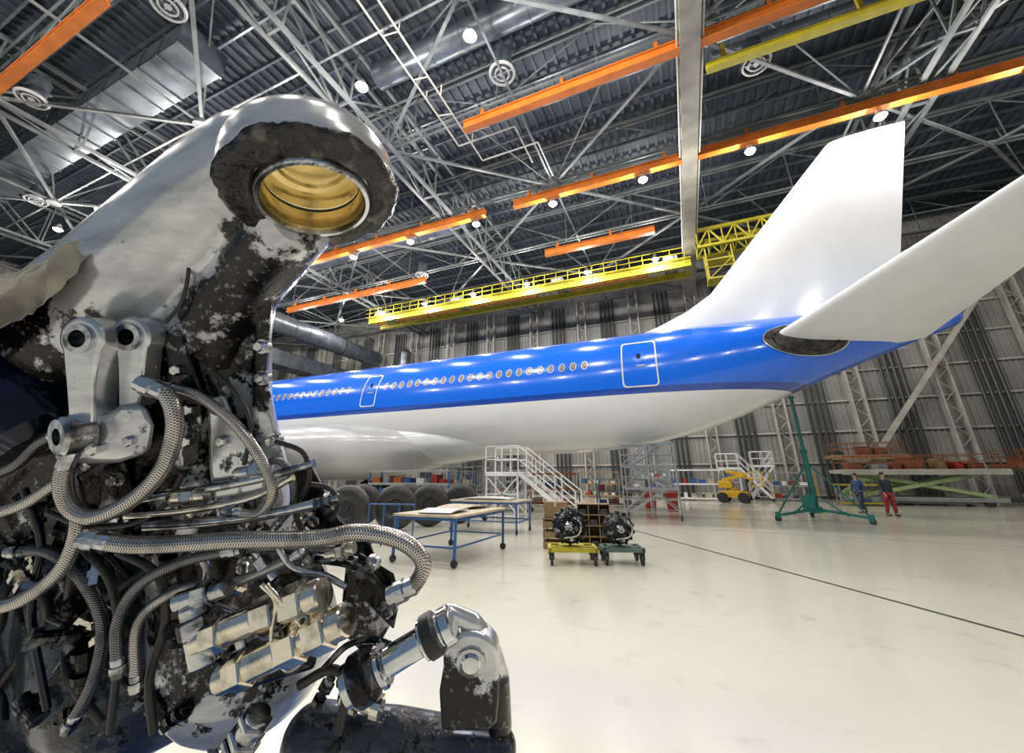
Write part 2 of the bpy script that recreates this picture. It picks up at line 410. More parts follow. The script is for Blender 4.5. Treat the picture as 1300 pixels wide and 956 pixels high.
for dy in(-.8,.8):
    b.beam((-2.8,dy,17.9),(3.6,dy,17.9),.2);b.beam((-2.8,dy,16.6),(3.6,dy,16.6),.18)
    for i in range(8):
        xa=-2.8+.8*i;b.beam((xa,dy,17.9 if i%2 else 16.6),(xa+.8,dy,16.6 if i%2 else 17.9),.09)
        b.beam((xa,dy,16.6),(xa,dy,17.9),.07)
for i in range(9):b.beam((-2.8+.8*i,-.8,16.6),(-2.8+.8*i,.8,16.6),.08)
b.beam((-2.7,0,18.0),(-2.7,0,18.5),.25).beam((3.5,0,18.0),(3.5,0,18.5),.25).box((-2.7,0,18.0),(.25,1.8,.15)).box((3.5,0,18.0),(.25,1.8,.15))
make(b,'lattice_girder',M['yellow'],e,smooth=False)
b=MB().box((-1.6,0,15.6),(1.6,1.2,.1)).box((-1.6,0,14.2),(1.8,1.3,.1))
for sx in(-.8,.8):
    for sy in(-.55,.55): b.box((-1.6+sx,sy,15.4),(.09,.09,2.5))
    b.beam((-1.6+sx,-.55,14.2),(-1.6+sx,.55,15.6),.06)
b.box((-1.6,-.6,15.0),(1.6,.05,.05)).beam((-2.4,-.55,14.2),(-.8,-.55,15.6),.06)
make(b,'hoist_cage',M['yellow'],e,smooth=False)
def duct(pts,r,label,n=16,rect=False):
    b=MB()
    for a,c in zip(pts[:-1],pts[1:]):
        a=V(a);c=V(c);L=(c-a).length
        if rect: b.beam(a,c,r*2,r*1.4)
        else: b.cyl(a,c,r,n=n)
        k=int(L/1.5)
        for i in range(k+1):
            p=a+(c-a)*(i/max(k,1));dd=(c-a).normalized()*.04
            if rect: b.beam(p-dd,p+dd,r*2.1,r*1.52)
            else: b.cyl(p-dd,p+dd,r*1.05,n=n)
        if not rect: b.sph(c,r,n)
    o=make(b,'ventilation_duct',M['duct']);tag(o,label,'duct','roof ventilation ducts')
duct([(-11.5,10.4,20.2),(1,10.4,20.2)],.6,'large round galvanised duct under the roof')
duct([(-41,6.2,20.1),(-18,6.2,20.1)],.9,'large rectangular galvanised duct under the roof',rect=True)
duct([(-33,22.3,20.2),(-14.5,22.3,20.2)],.7,'large round galvanised duct under the roof')
duct([(-34,20,15.4),(-34,31,15.4),(-34,36.5,15.4)],.95,'large round galvanised duct near the back wall')
duct([(-37.5,24,13.0),(-37.5,36,13.0)],1.1,'large rectangular galvanised duct near the back wall',rect=True)
duct([(-29.5,36.6,.5),(-29.5,36.6,15.5)],.7,'tall white-grey vertical duct at the back wall')
duct([(4,22,20.3),(23,22,20.3)],.5,'round galvanised duct under the roof')
duct([(3.5,16,20.2),(11,16,20.2)],.45,'round galvanised duct under the roof')
for i,(x,y,z) in enumerate(((-5.4,11.6,18.6),(-26.3,3.9,18.4),(-15.9,4.1,18.4),(-36.5,7.4,18.4),(-19.5,25.5,18.4),(5,15.5,18.6),(18.9,21,18.5))):
    e=thing('ceiling_fan_diffuser','round grey air diffuser with concentric rings','air diffuser',(x,y,z),group='round roof diffusers')
    b=MB().cyl((0,0,.1),(0,0,1.2),.4,n=20);make(b,'diffuser_duct',M['duct'],e)
    b=MB().lathe((0,0,0),(0,0,1),[(0,.56),(0,.5),(.10,.48),(.18,.54),(.10,.6),(0,.56)],28,cap=False)
    b.lathe((0,0,0),(0,0,1),[(0,.34),(.0,.28),(.08,.28),(.08,.34),(0,.34)],28,cap=False).cyl((0,0,0),(0,0,.1),.12,n=16).beam((-.5,0,.08),(.5,0,.08),.04).beam((0,-.5,.08),(0,.5,.08),.04)
    make(b,'diffuser_ring',M['grey'],e)
b=MB()
for xx,y0,y1,zz in((-9,5,14,18.2),(-8.2,5,15.2,18.0)):
    b.beam((xx,y0,zz),(xx,y1,zz),.06);b.beam((xx,y1,zz),(xx+3.2,y1,zz),.06);b.beam((xx+3.2,y1,zz),(xx+3.2,y1+2.6,zz),.06)
    for q in range(int(y0),int(y1),3): b.beam((xx,q,zz),(xx,q,18.7),.04)
for q in range(6,14,2): b.beam((-9,q,18.2),(-8.2,q,18.0),.04)
o=make(b,'cable_conduit',M['wallc'],smooth=False);tag(o,'pair of white electrical conduits under the roof','conduit')
lamp0=None
LP=1120
def lamp_at(x,yy,zz,P=None):
    global lamp0
    if lamp0 is None:
        lamp0=thing('high_bay_lamp','round metal high bay lamp glowing warm white','lamp',(x,yy,zz),group='high bay lamps under the roof')
        b=MB().lathe((0,0,0),(0,0,1),[(0,.25),(.02,.26),(.15,.19),(.26,.12),(.33,.12),(.33,.0)],20,cap=False);make(b,'lamp_shade',M['alu'],lamp0)
        b=MB().sph((0,0,0),(.22,.22,.15),16);make(b,'lamp_bulb',M['lamp'],lamp0)
        b=MB().cyl((0,0,.3),(0,0,.42),.03,n=8);make(b,'lamp_stem',M['grey'],lamp0)
    else: dup(lamp0,(x,yy,zz))
    ld=bpy.data.lights.new('lamp_light','POINT');ld.energy=P or LP;ld.color=(1,.95,.87);ld.shadow_soft_size=.16
    lo=bpy.data.objects.new('lamp_light',ld);lo.location=(x,yy,zz-.34);COL.objects.link(lo)
for k in range(-5,4): lamp_at(-.25+5.2*k,-2,17.2)  # added row out of view behind the camera, for highlights on the gear
for k in range(-7,1): lamp_at(-.25+5.2*k-(.9 if k==0 else 0),8.8,17.2)
for k in range(-7,5): lamp_at(-.25+5.2*k,19.15,17.15)
for k in range(-7,1): lamp_at(-.25+5.2*k,28.3,17.15)

# ------------------------------------------------------------ floor rails
def strip(p,q,w_,m,label,nm='floor_track'):
    p=V((*p,0.0));q=V((*q,0.0))
    d=(q-p).normalized();s_=V((-d.y,d.x,0))*w_/2
    b=MB().prism([p-s_,p+s_,q+s_,q-s_],(0,0,.004));o=make(b,nm,m,smooth=False);tag(o,label,'floor track')
strip((-2.6,15.3),(5.2,3.4),.06,M['walld'],'narrow dark steel track set in the floor')
strip((-3,15.6),(27,12.4),.05,M['grey'],'thin grey joint line across the floor')
strip((-2,19.5),(27,17.5),.06,M['grey'],'thin grey joint line across the floor')
strip((8.5,9),(26,19),.05,M['grey'],'thin grey joint line across the floor')

# ------------------------------------------------------------ AIRPLANE
AY,R0=19.8,2.82
air=thing('airplane','blue and white twin-aisle airliner on jacks, port side','airplane',(0,AY,0))
prof=[(-52.5,5.0,5.15,.05),(-52,4.4,5.9,.75),(-51,3.75,6.8,1.5),(-49,3.1,7.7,2.25),(-46.5,2.75,8.2,2.7),(-43.5,2.65,8.29,2.82),(-30,2.65,8.29,2.82),(-16,2.65,8.29,2.82),(-9,2.65,8.29,2.82),(-5,2.68,8.29,2.82),(-3,2.8,8.29,2.81),(-1,3.08,8.29,2.77),(1,3.55,8.29,2.64),(2.5,4.08,8.28,2.45),(4,4.7,8.25,2.15),(5.5,5.35,8.2,1.8),(7,5.95,8.14,1.42),(8.5,6.5,8.05,1.0),(9.6,6.9,7.95,.68),(10.3,7.15,7.85,.42),(10.45,7.3,7.75,.25)]
def fprof0(x):
    for a,c in zip(prof[:-1],prof[1:]):
        if a[0]<=x<=c[0]:
            t=(x-a[0])/(c[0]-a[0]);return [a[i]+(c[i]-a[i])*t for i in(1,2,3)]
    return prof[-1][1:]
def fprof(x):
    if not(-48<x<9): return fprof0(x)
    s_=[0,0,0]
    for dx in(-.8,-.4,0,.4,.8):
        q=fprof0(min(max(x+dx,prof[0][0]),prof[-1][0]))
        for i in range(3): s_[i]+=q[i]/5
    return s_
def fskin(x,z,off=0):
    bz,tz,wd=fprof(x);zc=(bz+tz)/2;h=(tz-bz)/2;q=max(0,1-((z-zc)/h)**2)
    nx=V((0,-math.sqrt(q)/wd,(z-zc)/h/h)).normalized()
    return V((x,AY-wd*math.sqrt(q),z))+nx*off
def fus():
    b=MB();n=96;vs=[];fs=[]
    xs=[]
    for a,c in zip(prof[:-1],prof[1:]):
        k=max(1,int((c[0]-a[0])/.5));k=min(k,10)
        for i in range(k): xs.append(a[0]+(c[0]-a[0])*i/k)
    xs.append(prof[-1][0])
    for x in xs:
        bz,tz,wd=fprof(x);zc=(bz+tz)/2;h=(tz-bz)/2
        for j in range(n):
            th=2*math.pi*j/n;vs.append((x,AY+wd*math.cos(th),zc+h*math.sin(th)))
    for i in range(len(xs)-1):
        for j in range(n): fs.append((i*n+j,i*n+(j+1)%n,(i+1)*n+(j+1)%n,(i+1)*n+j))
    fs.append(tuple(range(n)));fs.append(tuple((len(xs)-1)*n+j for j in range(n)))
    b.add(vs,fs);return b
fuse=make(fus(),'fuselage',M['livery'],air,True,ang=60);fuse['label']='blue upper and white lower fuselage with navy stripe'
b=MB().sph((-21.5,AY,3.45),(14.5,2.95,1.55),56);make(b,'belly_fairing',M['finwhite'],air,True,ang=80)
b=MB().sph((-21,AY,3.2),(10.0,3.9,1.85),64);ff=make(b,'wing_body_fairing',M['fairing'],air,True,ang=80)
def foil(secs,thick=.1,n=14):
    vs=[];fs=[];m_=0
    for le,ch,nv in secs:
        le=V(le);ch=V(ch);nv=V(nv).normalized();c=ch.length;loop=[]
        for i in range(n+1):
            t=(1-math.cos(math.pi*i/n))/2;y=5*thick*(.2969*math.sqrt(t)-.126*t-.3516*t*t+.2843*t**3-.1036*t**4);loop.append((t,y))
        pts=[(t,y) for t,y in loop]+[(t,-y) for t,y in loop[-2:0:-1]];m_=len(pts)
        vs+=[le+ch*t+nv*y*c for t,y in pts]
    for i in range(len(secs)-1):
        for j in range(m_): fs.append((i*m_+j,i*m_+(j+1)%m_,(i+1)*m_+(j+1)%m_,(i+1)*m_+j))
    fs.append(tuple(range(m_)));fs.append(tuple((len(secs)-1)*m_+j for j in range(m_)))
    return MB().add(vs,fs)
fin=foil([((-2.6,AY,8.0),(11.4,0,0),(0,1,0)),((-.6,AY,8.62),(9.5,0,0),(0,1,0)),((.9,AY,9.25),(8.15,0,0),(0,1,0)),((2.1,AY,10.0),(7.2,0,0),(0,1,0)),((8.15,AY,16.8),(3.05,0,.15),(0,1,0)),((8.3,AY,16.92),(2.92,0,.15),(0,1,0))],.085)
o=make(fin,'tail_fin',M['finwhite'],air,True,ang=40);o['label']='tall white vertical tail fin'
def stab(sg):
    def P(x,yy,z): return V((x,AY+sg*yy,z))
    secs=[]
    for yy in(.6,1.9,3.0,5,9.8,10.2):
        d=yy-1.9;le=3.95+.70*d;te=9.3+.24*d
        if yy>10: le+=.5;te-=.1
        z=7.0+.225*d
        secs.append((P(le,yy,z),V((te-le,0,-.1)),V((0,-.22*sg,1))))
    return foil(secs,.12,18)
for sg in(-1,1):
    make(stab(sg),'horizontal_stabilizer',M['finwhite'],air,True,ang=50)
def patch(xc,zc,rx,rz,off,m,name,par,n=36,ring=None,tilt=0,dome=0):
    vs=[];fs=[];rr=[0.0,.33,.66,1.0] if ring is None else [ring,(1+ring)/2,1.0]
    for r in rr:
        for j in range(n):
            th=2*math.pi*j/n;x=xc+rx*r*math.cos(th);z=zc+rz*r*math.sin(th)+tilt*rx*r*math.cos(th);vs.append(fskin(x,z,off+dome*(1-r*r)))
    for i in range(len(rr)-1):
        for j in range(n): fs.append((i*n+j,i*n+(j+1)%n,(i+1)*n+(j+1)%n,(i+1)*n+j))
    return make(MB().add(vs,fs),name,m,par,True)
o=patch(4.9,6.72,1.5,.68,.03,M['cavity'],'stabilizer_root_opening',air,tilt=-.03);o['label']='dark oval metal opening at stabilizer root'
for k,(r1,r2,mm) in enumerate(((1.0,.96,M['alu']),(.76,.73,M['oily']))):
    patch(4.9,6.72,1.5*r1,.68*r1,.05+.02*k,mm,'opening_rim',o,ring=r2/r1,tilt=-.03)
wx=[-3.7-.533*i for i in range(22)]+[-17.6-.533*i for i in range(44)]
for x in wx:
    o=patch(x,6.36,.150,.215,.012,M['winframe'],'cabin_window',air,n=16)
    p_=patch(x,6.36,.112,.172,.018,M['winrim'],'window_rim',o,n=16)
    patch(x,6.36,.085,.14,.024,M['winlit'],'window_pane',o,n=14)
def door(xc,zc,w_,h_):
    def outline(wd,hd,rc,k=6):
        pts=[]
        for cx,cz,a0 in((wd-rc,hd-rc,0),(-wd+rc,hd-rc,90),(-wd+rc,-hd+rc,180),(wd-rc,-hd+rc,270)):
            for i in range(k+1):
                a=rad(a0+90*i/k);pts.append((cx+rc*math.cos(a),cz+rc*math.sin(a)))
        out=[]
        for i in range(len(pts)):
            a=pts[i];c=pts[(i+1)%len(pts)];q=max(1,int(math.hypot(c[0]-a[0],c[1]-a[1])/.2))
            for j in range(q): out.append((a[0]+(c[0]-a[0])*j/q,a[1]+(c[1]-a[1])*j/q))
        return out
    O=outline(w_/2,h_/2,.15);n=len(O)
    vs=[];fs=[];K=6
    for k in range(K+1):
        for (x,z) in O: vs.append(fskin(xc+x*(k/K),zc+z*(k/K),.012))
    for k in range(K):
        for j in range(n): fs.append((k*n+j,k*n+(j+1)%n,(k+1)*n+(j+1)%n,(k+1)*n+j))
    d=make(MB().add(vs,fs),'cabin_door',M['livery'],air,True)
    vs=[];fs=[]
    for (x,z) in O: vs.append(fskin(xc+x,zc+z,.03))
    for (x,z) in O: vs.append(fskin(xc+x*(1+.06/w_*2),zc+z*(1+.06/h_*2),.03))
    for j in range(n): fs.append((j,(j+1)%n,n+(j+1)%n,n+j))
    o=make(MB().add(vs,fs),'door_outline',M['white'],d,True);o['label']='white painted door outline'
    patch(xc,zc+.3,.09,.13,.03,M['glass'],'door_window',d,n=14)
    hb=MB();p=fskin(xc+.25,zc-.15,.03);q=fskin(xc-.1,zc-.15,.03);hb.beam(p,q,.04,.06);make(hb,'door_handle',M['winframe'],d,True)
door(-1.35,6.22,1.35,2.0);door(-15.95,6.2,.95,1.75)
for sg in(-1,1):
    secs=[]
    for yy in(1.5,3.0,8,13.5,17.5):
        d=yy-3;le=-29+.60*d;te=-20.2+(.05*d if d<5.5 else .28+.38*(d-5.5))
        secs.append((V((le,AY+sg*yy,3.4+.1*d)),V((te-le,0,-.25)),V((0,-.1*sg,1))))
    make(foil(secs,.12),'wing',M['fairing'],air,True,ang=50)
for sg in(-1,1):
    yy=AY+sg*4.6
    b=MB().cyl((-20.5,yy,.9),(-20.5,yy,3.6),.22,n=14).beam((-21.5,yy,.72),(-19.5,yy,.72),.25,.25).cyl((-20.5,yy,2.2),(-22.5,AY+sg*3,3.3),.1,n=10)
    gg=make(b,'main_landing_gear',M['white'],air,True)
    for dx in(-1,1):
        for dy in(-.6,.6):
            b=MB().lathe((-20.5+dx,yy+dy-.23,.70),(-20.5+dx,yy+dy+.23,.70),[(0,.3),(0,.52),(.04,.62),(.12,.695),(.23,.70),(.34,.695),(.42,.62),(.46,.52),(.46,.3)],32)
            make(b,'gear_wheel',M['dark'],gg,True)

def jack(loc,H,m,label):
    e=thing('aircraft_jack',label,'jack',loc)
    b=MB().cyl((0,0,.3),(0,0,H*.55),.09,n=16).cyl((0,0,.28),(0,0,.5),.18,n=16).cyl((0,0,H*.52),(0,0,H*.55),.12,n=16)
    make(b,'jack_cylinder',m,e)
    b=MB().cyl((0,0,H*.5),(0,0,H-.08),.06,n=14).lathe((0,0,H-.1),(0,0,H),[(0,.07),(.04,.14),(.1,.1)],14);make(b,'jack_ram',m,e)
    AN=(205,330,85)
    for a in AN:
        a=rad(a);c,s_=math.cos(a),math.sin(a);F=V((c*1.6,s_*1.6,.2));b=MB()
        b.beam((c*.1,s_*.1,H*.42),F,.05).beam((c*.1,s_*.1,.4),F,.08).beam((c*.1,s_*.1,.9),F*.6+V((0,0,.1)),.04)
        b.cyl(F+V((0,0,-.12)),F+V((0,0,.12)),.08,n=12)
        make(b,'jack_leg',m,e,smooth=False)
        b=MB().cyl(F+V((-s_*.05,c*.05,-.1)),F+V((s_*.05,-c*.05,-.1)),.1,n=14).cyl((F.x,F.y,0),(F.x,F.y,.02),.09,n=12);make(b,'jack_wheel',M['dark'],e)
    for i in range(3):
        a0=rad(AN[i]);a1=rad(AN[(i+1)%3]);b=MB().beam((math.cos(a0)*.9,math.sin(a0)*.9,.35),(math.cos(a1)*.9,math.sin(a1)*.9,.35),.04);make(b,'jack_tie',m,e,smooth=False)
    b=MB().box((-.3,-.3,.65),(.38,.25,.55));make(b,'pump_box',m,e,smooth=False,bev=.02)
    return e
jack((4.4,AY,0),4.8,M['green'],'tall teal green tripod jack under the tail')

# ------------------------------------------------------------ tables
def table(loc,L,W,H,label,rz=0,top=None):
    e=thing('work_table',label,'table',loc,rz)
    b=MB().box((0,0,H-.03),(L,W,.045));make(b,'table_top',top or M['ply'],e,smooth=False,bev=.006)
    b=MB();z=H-.085
    for sy in(-1,1): b.box((0,sy*(W/2-.05),z),(L-.06,.04,.045)).box((0,sy*(W/2-.05),.33),(L-.1,.03,.03))
    for sx in(-1,1): b.box((sx*(L/2-.05),0,z),(.04,W-.06,.045)).box((sx*(L/2-.05),0,.33),(.03,W-.1,.03))
    make(b,'table_frame',M['blue'],e,smooth=False)
    for sx in(-1,1):
        for sy in(-1,1):
            x_,y_=sx*(L/2-.05),sy*(W/2-.05)
            b=MB().box((x_,y_,(H-.06+.14)/2),(.045,.045,H-.06-.14));make(b,'table_leg',M['blue'],e,smooth=False)
            b=MB().cyl((x_-.02,y_,.07),(x_+.02,y_,.07),.07,n=16).box((x_,y_,.12),(.06,.03,.06));make(b,'caster_wheel',M['dark'],e)
    return e
table((-4.9,8.25,0),2.3,1.5,.90,'blue steel work table on casters with pale board top',rz=rad(90))
table((-5.9,12.2,0),2.3,1.2,.92,'blue steel work table on casters holding metal panels')
def sheet(pts,label,m):
    b=MB();n=8;vs=[];fs=[]
    L,W,x,y,z,rz=pts;Rm=Matrix.Rotation(rz,3,'Z')
    for i in range(n+1):
        for j in range(2):
            t=i/n-.5;q=j-.5;p=Rm@V((t*L,q*W*(1-.3*abs(t)),0));vs.append((x+p.x,y+p.y,z+.08*(1-4*t*t)*.6))
    for i in range(n): fs.append((2*i,2*i+1,2*i+3,2*i+2))
    vs2=[(a,c,d+.02) for a,c,d in vs];b.add(vs,fs);b.add(vs2,fs)
    for i in range(n):
        for j in(0,1): b.add([vs[2*i+j],vs[2*i+2+j],vs2[2*i+2+j],vs2[2*i+j]],[(0,1,2,3)])
    o=make(b,'curved_sheet',m);tag(o,label,'sheet panel','removed aircraft panels')
sheet((1.7,.8,-6.0,12.2,.925,.05),'curved pale grey aircraft panel on a table',M['white'])
sheet((1.2,.9,-5.0,8.9,.905,1.4),'curved brown composite panel on a table',M['ply'])
sheet((1.0,.8,-4.8,7.7,.905,1.7),'curved pale panel lying on a table',M['white'])

def dolly(loc,L,W,m,label,rz=0):
    e=thing('equipment_dolly',label,'dolly',loc,rz);b=MB();z=.26
    for s_ in(-1,1): b.box((0,s_*(W/2-.03),z),(L,.06,.07)).box((s_*(L/2-.03),0,z),(.06,W,.07))
    b.box((0,0,z),(L*.96,.08,.05)).box((0,0,z+.03),(.5,W*.9,.02))
    make(b,'dolly_frame',m,e,smooth=False)
    for sx in(-1,1):
        for sy in(-1,1):
            x_,y_=sx*(L/2-.06),sy*(W/2-.06)
            b=MB().cyl((x_-.025,y_,.09),(x_+.025,y_,.09),.09,n=18).box((x_,y_,.16),(.1,.06,.12));make(b,'caster_wheel',M['dark'],e)
    return e
def brake(loc,r,label,m,rz=0):
    e=thing('wheel_brake_unit',label,'brake unit',loc,rz)
    z=r*1.08
    b=MB().lathe((0,-.16,z),(0,.2,z),[(0,r*.35),(0,r*.62),(.03,r*.72),(.08,r*.9),(.12,r),(.28,r),(.3,r*.8),(.36,r*.6),(.36,.02)],36);make(b,'brake_housing',m,e)
    b=MB().lathe((0,-.3,z),(0,0,z),[(0,.05),(0,r*.2),(.04,r*.3),(.2,r*.36)],20);make(b,'brake_hub',M['steel'],e)
    for i in range(9):
        a=2*math.pi*i/9;c=V((math.cos(a)*r*.68,0,z+math.sin(a)*r*.68))
        b=MB().lathe(c+V((0,-.26,0)),c,[(0,.015),(0,r*.1),(.03,r*.13),(.14,r*.13),(.14,r*.17),(.2,r*.17)],10);make(b,'brake_piston',M['steel'] if i%2 else M['oily'],e)
    for i in range(14):
        a=2*math.pi*(i+.5)/14;b=MB().box((math.cos(a)*r*.99,.02,z+math.sin(a)*r*.99),(.05,.2,.05));make(b,'drive_lug',M['oily'],e,smooth=False)
    b=MB().tube(spline([(r*.3,-.2,z+r*.5),(r*.7,-.3,z+r*.2),(r*.5,-.3,z-r*.4),(-.1,-.25,z-r*.6)]),.015);make(b,'brake_hose',M['nickel'],e)
    return e
dolly((-2.33,8.55,0),.95,.7,M['dyellow'],'low yellow dolly on black casters carrying a brake unit',rz=rad(20))
brake((-2.35,8.5,.31),.33,'dirty black and silver multi-piston wheel brake unit on a yellow dolly',M['oily'],rz=rad(14))
dolly((-1.42,8.9,0),.8,.6,M['greyg'],'low grey-green dolly on black casters carrying a brake unit',rz=rad(20))
brake((-1.44,8.86,.31),.29,'dark wheel brake unit with worn disc on a grey-green dolly',M['grease'],rz=rad(20))
e=thing('storage_cabinet','brown wooden pigeonhole cabinet with open compartments','cabinet',(-2.25,10.35,0),rad(15))
b=MB().box((0,.2,.5),(.75,.02,.95))
for i in range(4): b.box((-.375+.25*i,0,.5),(.02,.4,.97))
for i in range(5): b.box((0,0,.03+.235*i),(.77,.4,.02))
make(b,'cabinet_carcass',M['wood'],e,smooth=False)
for i in range(3):
    for j in range(4):
        if (i+j)%2: b=MB().box((-.25+.25*i,.05,.10+.235*j),(.17,.2,.11));make(b,'parts_bin',M['grey'],e,smooth=False)
e=thing('wooden_crate','open brown wooden crate standing on the floor','crate',(-3.1,10.1,0),rad(10))
b=MB()
for z in(.08,.3,.52): 
    for sy in(-.26,.26): b.box((0,sy,z),(.6,.02,.14))
    for sx in(-.3,.3): b.box((sx,0,z),(.02,.52,.14))
for sx in(-.28,.28):
    for sy in(-.24,.24): b.box((sx,sy,.32),(.04,.04,.62))
b.box((0,0,.65),(.62,.54,.03));
make(b,'crate_body',M['wood'],e,smooth=False)
e=thing('cardboard_box','brown cardboard carton on a wooden crate','box',(-3.1,10.1,.67),rad(10))
b=MB().box((0,0,.175),(.55,.45,.35));make(b,'carton',M['wood'],e,smooth=False,bev=.01)
b=MB().box((0,0,.353),(.56,.08,.004)).box((0,-.227,.3),(.08,.003,.1));make(b,'packing_tape',M['ply'],e,smooth=False)

M['hub']=mat('dark_hub',(.06,.06,.065),.4,.5)
def wheel(loc,rz,label):
    e=thing('aircraft_tire',label,'tire',loc,rz,group='aircraft tires standing on the floor')
    r=.68
    b=MB().lathe((0,-.23,r),(0,.23,r),[(.06,r*.36),(.03,r*.44),(.0,r*.6),(.02,r*.78),(.06,r*.9),(.13,r*.985),(.23,r),(.33,r*.985),(.40,r*.9),(.44,r*.78),(.46,r*.6),(.42,r*.44),(.06,r*.36)],40,cap=False);make(b,'tread',M['dark'],e)
    b=MB().lathe((0,-.15,r),(0,.2,r),[(0,.02),(0,.08),(.05,.10),(.05,.2),(.0,.24),(0,r*.38),(.3,r*.38),(.3,.02)],28,cap=False)
    for i in range(9):
        a=2*math.pi*i/9;b.cyl((math.cos(a)*.15,-.12,r+math.sin(a)*.15),(math.cos(a)*.15,-.08,r+math.sin(a)*.15),.02,n=6)
    make(b,'rim',M['hub'],e)
for x,y,a in((-9.6,9.9,28),(-8.75,11.1,30),(-8.35,12.4,28),(-7.9,13.7,28),(-10.6,11.6,30),(-9.9,13.2,30)):
    wheel((x,y,0),rad(a),'black aircraft tire with dark hub standing upright')
def rack(loc,L,W,H,lv,mf,ms,label,rz=0,items=None):
    e=thing('storage_rack',label,'rack',loc,rz)
    for sx in(-1,1):
        b=MB()
        for sy in(-1,1): b.box((sx*(L/2-.03),sy*(W/2-.03),H/2),(.06,.06,H))
        b.beam((sx*(L/2-.03),-W/2,.1),(sx*(L/2-.03),W/2,H-.1),.03)
        make(b,'rack_frame',mf,e,smooth=False)
    for i in range(lv):
        z=.15+(H-.2)*i/(max(lv-1,1));b=MB().box((0,0,z),(L,W,.05)).box((0,-W/2,z),(L,.04,.1));make(b,'shelf',ms,e,smooth=False)
        if items and i<lv-1:
            x_=-L/2+.3
            while x_<L/2-.3:
                s_=random.uniform(.2,.45);h=random.uniform(.15,.38)
                b=MB().box((x_,0,z+.025+h/2),(s_,W*.6,h)).box((x_,0,z+.025+h),(s_*1.06,W*.63,.03));make(b,'stored_part',random.choice(items),e,smooth=False);x_+=s_+random.uniform(.05,.4)
    return e
its=[M['grey'],M['ply'],M['red'],M['white'],M['blue']]
e=thing('blue_barrier','blue tubular barrier rail standing beside the tables','barrier',(-6.9,8.6,0),rad(12))
b=MB()
for i in range(4): b.cyl((-.6+.4*i,0,0),(-.6+.4*i,0,.95),.018,n=10)
for z in(.15,.95): b.cyl((-.6,0,z),(.6,0,z),.016,n=10)
for i in(0,3): b.box((-.6+.4*i,0,.02),(.08,.5,.04))
make(b,'barrier_frame',M['blue'],e)
rack((-12,16.3,0),4.5,.9,1.9,4,M['blue'],M['grey'],'blue and grey pallet rack with stored parts',rz=0,items=its+[M['orange']])
rack((-7.4,23.5,0),3.0,.8,1.8,3,M['grey'],M['orange'],'low orange shelving rack with parts',items=its)
rack((-3.6,24.5,0),2.8,.8,1.5,3,M['blue'],M['grey'],'blue shelving rack with parts',items=its)
rack((-16,26,0),4,1,2.0,3,M['blue'],M['grey'],'blue shelving rack with parts',items=its)
rack((.6,33,0),3.6,.9,2.1,3,M['blue'],M['white'],'pale rack with stacked parts near the wall',items=its)
rack((6.6,34.6,0),2.6,.9,1.9,3,M['yellow'],M['grey'],'yellow rack with parts near the wall',items=its)
rack((-2.6,34.6,0),3.2,.9,2.2,4,M['wood'],M['grey'],'brown rack with parts near the wall',items=its)
rack((9.2,31.0,0),2.2,.9,1.2,2,M['grey'],M['yellow'],'low rack with parts near scissor platform',items=its)
rack((-6.8,34.6,0),3.2,.9,2.0,3,M['grey'],M['wood'],'grey rack with brown shelves near the wall',items=its)

def stairs(loc,H,run,wd,label,m,rz=0,plat=1.4,ms=None):
    e=thing('access_stairs',label,'stairs',loc,rz)
    b=MB().box((-plat/2,0,H),(plat,wd,.06));
    for sy in(-1,1): b.box((-plat/2,sy*wd/2,H-.06),(plat,.06,.14))
    make(b,'platform',m,e,smooth=False)
    b=MB()
    for sx in(-plat+.04,-.04):
        for sy in(-1,1): b.box((sx,sy*(wd/2-.03),H/2),(.06,.06,H))
    for sy in(-1,1):
        y_=sy*(wd/2-.03);b.beam((-plat,y_,.2),(0,y_,H-.1),.04).beam((0,y_,.2),(-plat,y_,H-.1),.04).box((-plat/2,y_,.2),(plat,.05,.05)).box((-plat/2,y_,H*.55),(plat,.04,.04))
    make(b,'support_frame',m,e,smooth=False)
    for sy in(-1,1):
        b=MB().beam((0,sy*wd/2,H),(run,sy*wd/2,.08),.05,.16);make(b,'stringer',m,e,smooth=False)
    n=int(H/.22)
    for i in range(n):
        t=(i+.7)/n;b=MB().box((run*t,0,H*(1-t)),(.2,wd,.03));make(b,'step',ms or M['alu'],e,smooth=False)
    for sy in(-1,1):
        b=MB();y_=sy*wd/2
        for hh in(.5,1.0):
            b.beam((0,y_,H+hh),(run,y_,.1+hh),.04).beam((-plat,y_,H+hh),(0,y_,H+hh),.04)
        for t in(0,.33,.66,1): b.beam((run*t,y_,H*(1-t)+.05),(run*t,y_,H*(1-t)+1.0+.1*t),.04)
        for xx in(-plat,-plat/2): b.beam((xx,y_,H),(xx,y_,H+1),.04)
        make(b,'handrail',m,e,smooth=False)
    for sx in(-plat,run-.05):
        for sy in(-1,1): b=MB().cyl((sx,sy*wd/2-.03,.1),(sx,sy*wd/2+.03,.1),.1,n=14);make(b,'wheel',M['dark'],e)
    return e
stairs((-6.0,15.2,0),1.75,2.2,.9,'white steel access stairs with handrails and platform',M['white'])
stairs((-8.6,19.0,0),.9,1.2,.8,'grey steel mobile steps under the belly',M['alu'],rz=rad(180))
stairs((3.4,34,0),2.2,1.8,.8,'pale mobile steps by the wall',M['white'])
stairs((5.9,36,0),2.4,-1.8,.8,'pale mobile steps by the wall',M['white'])

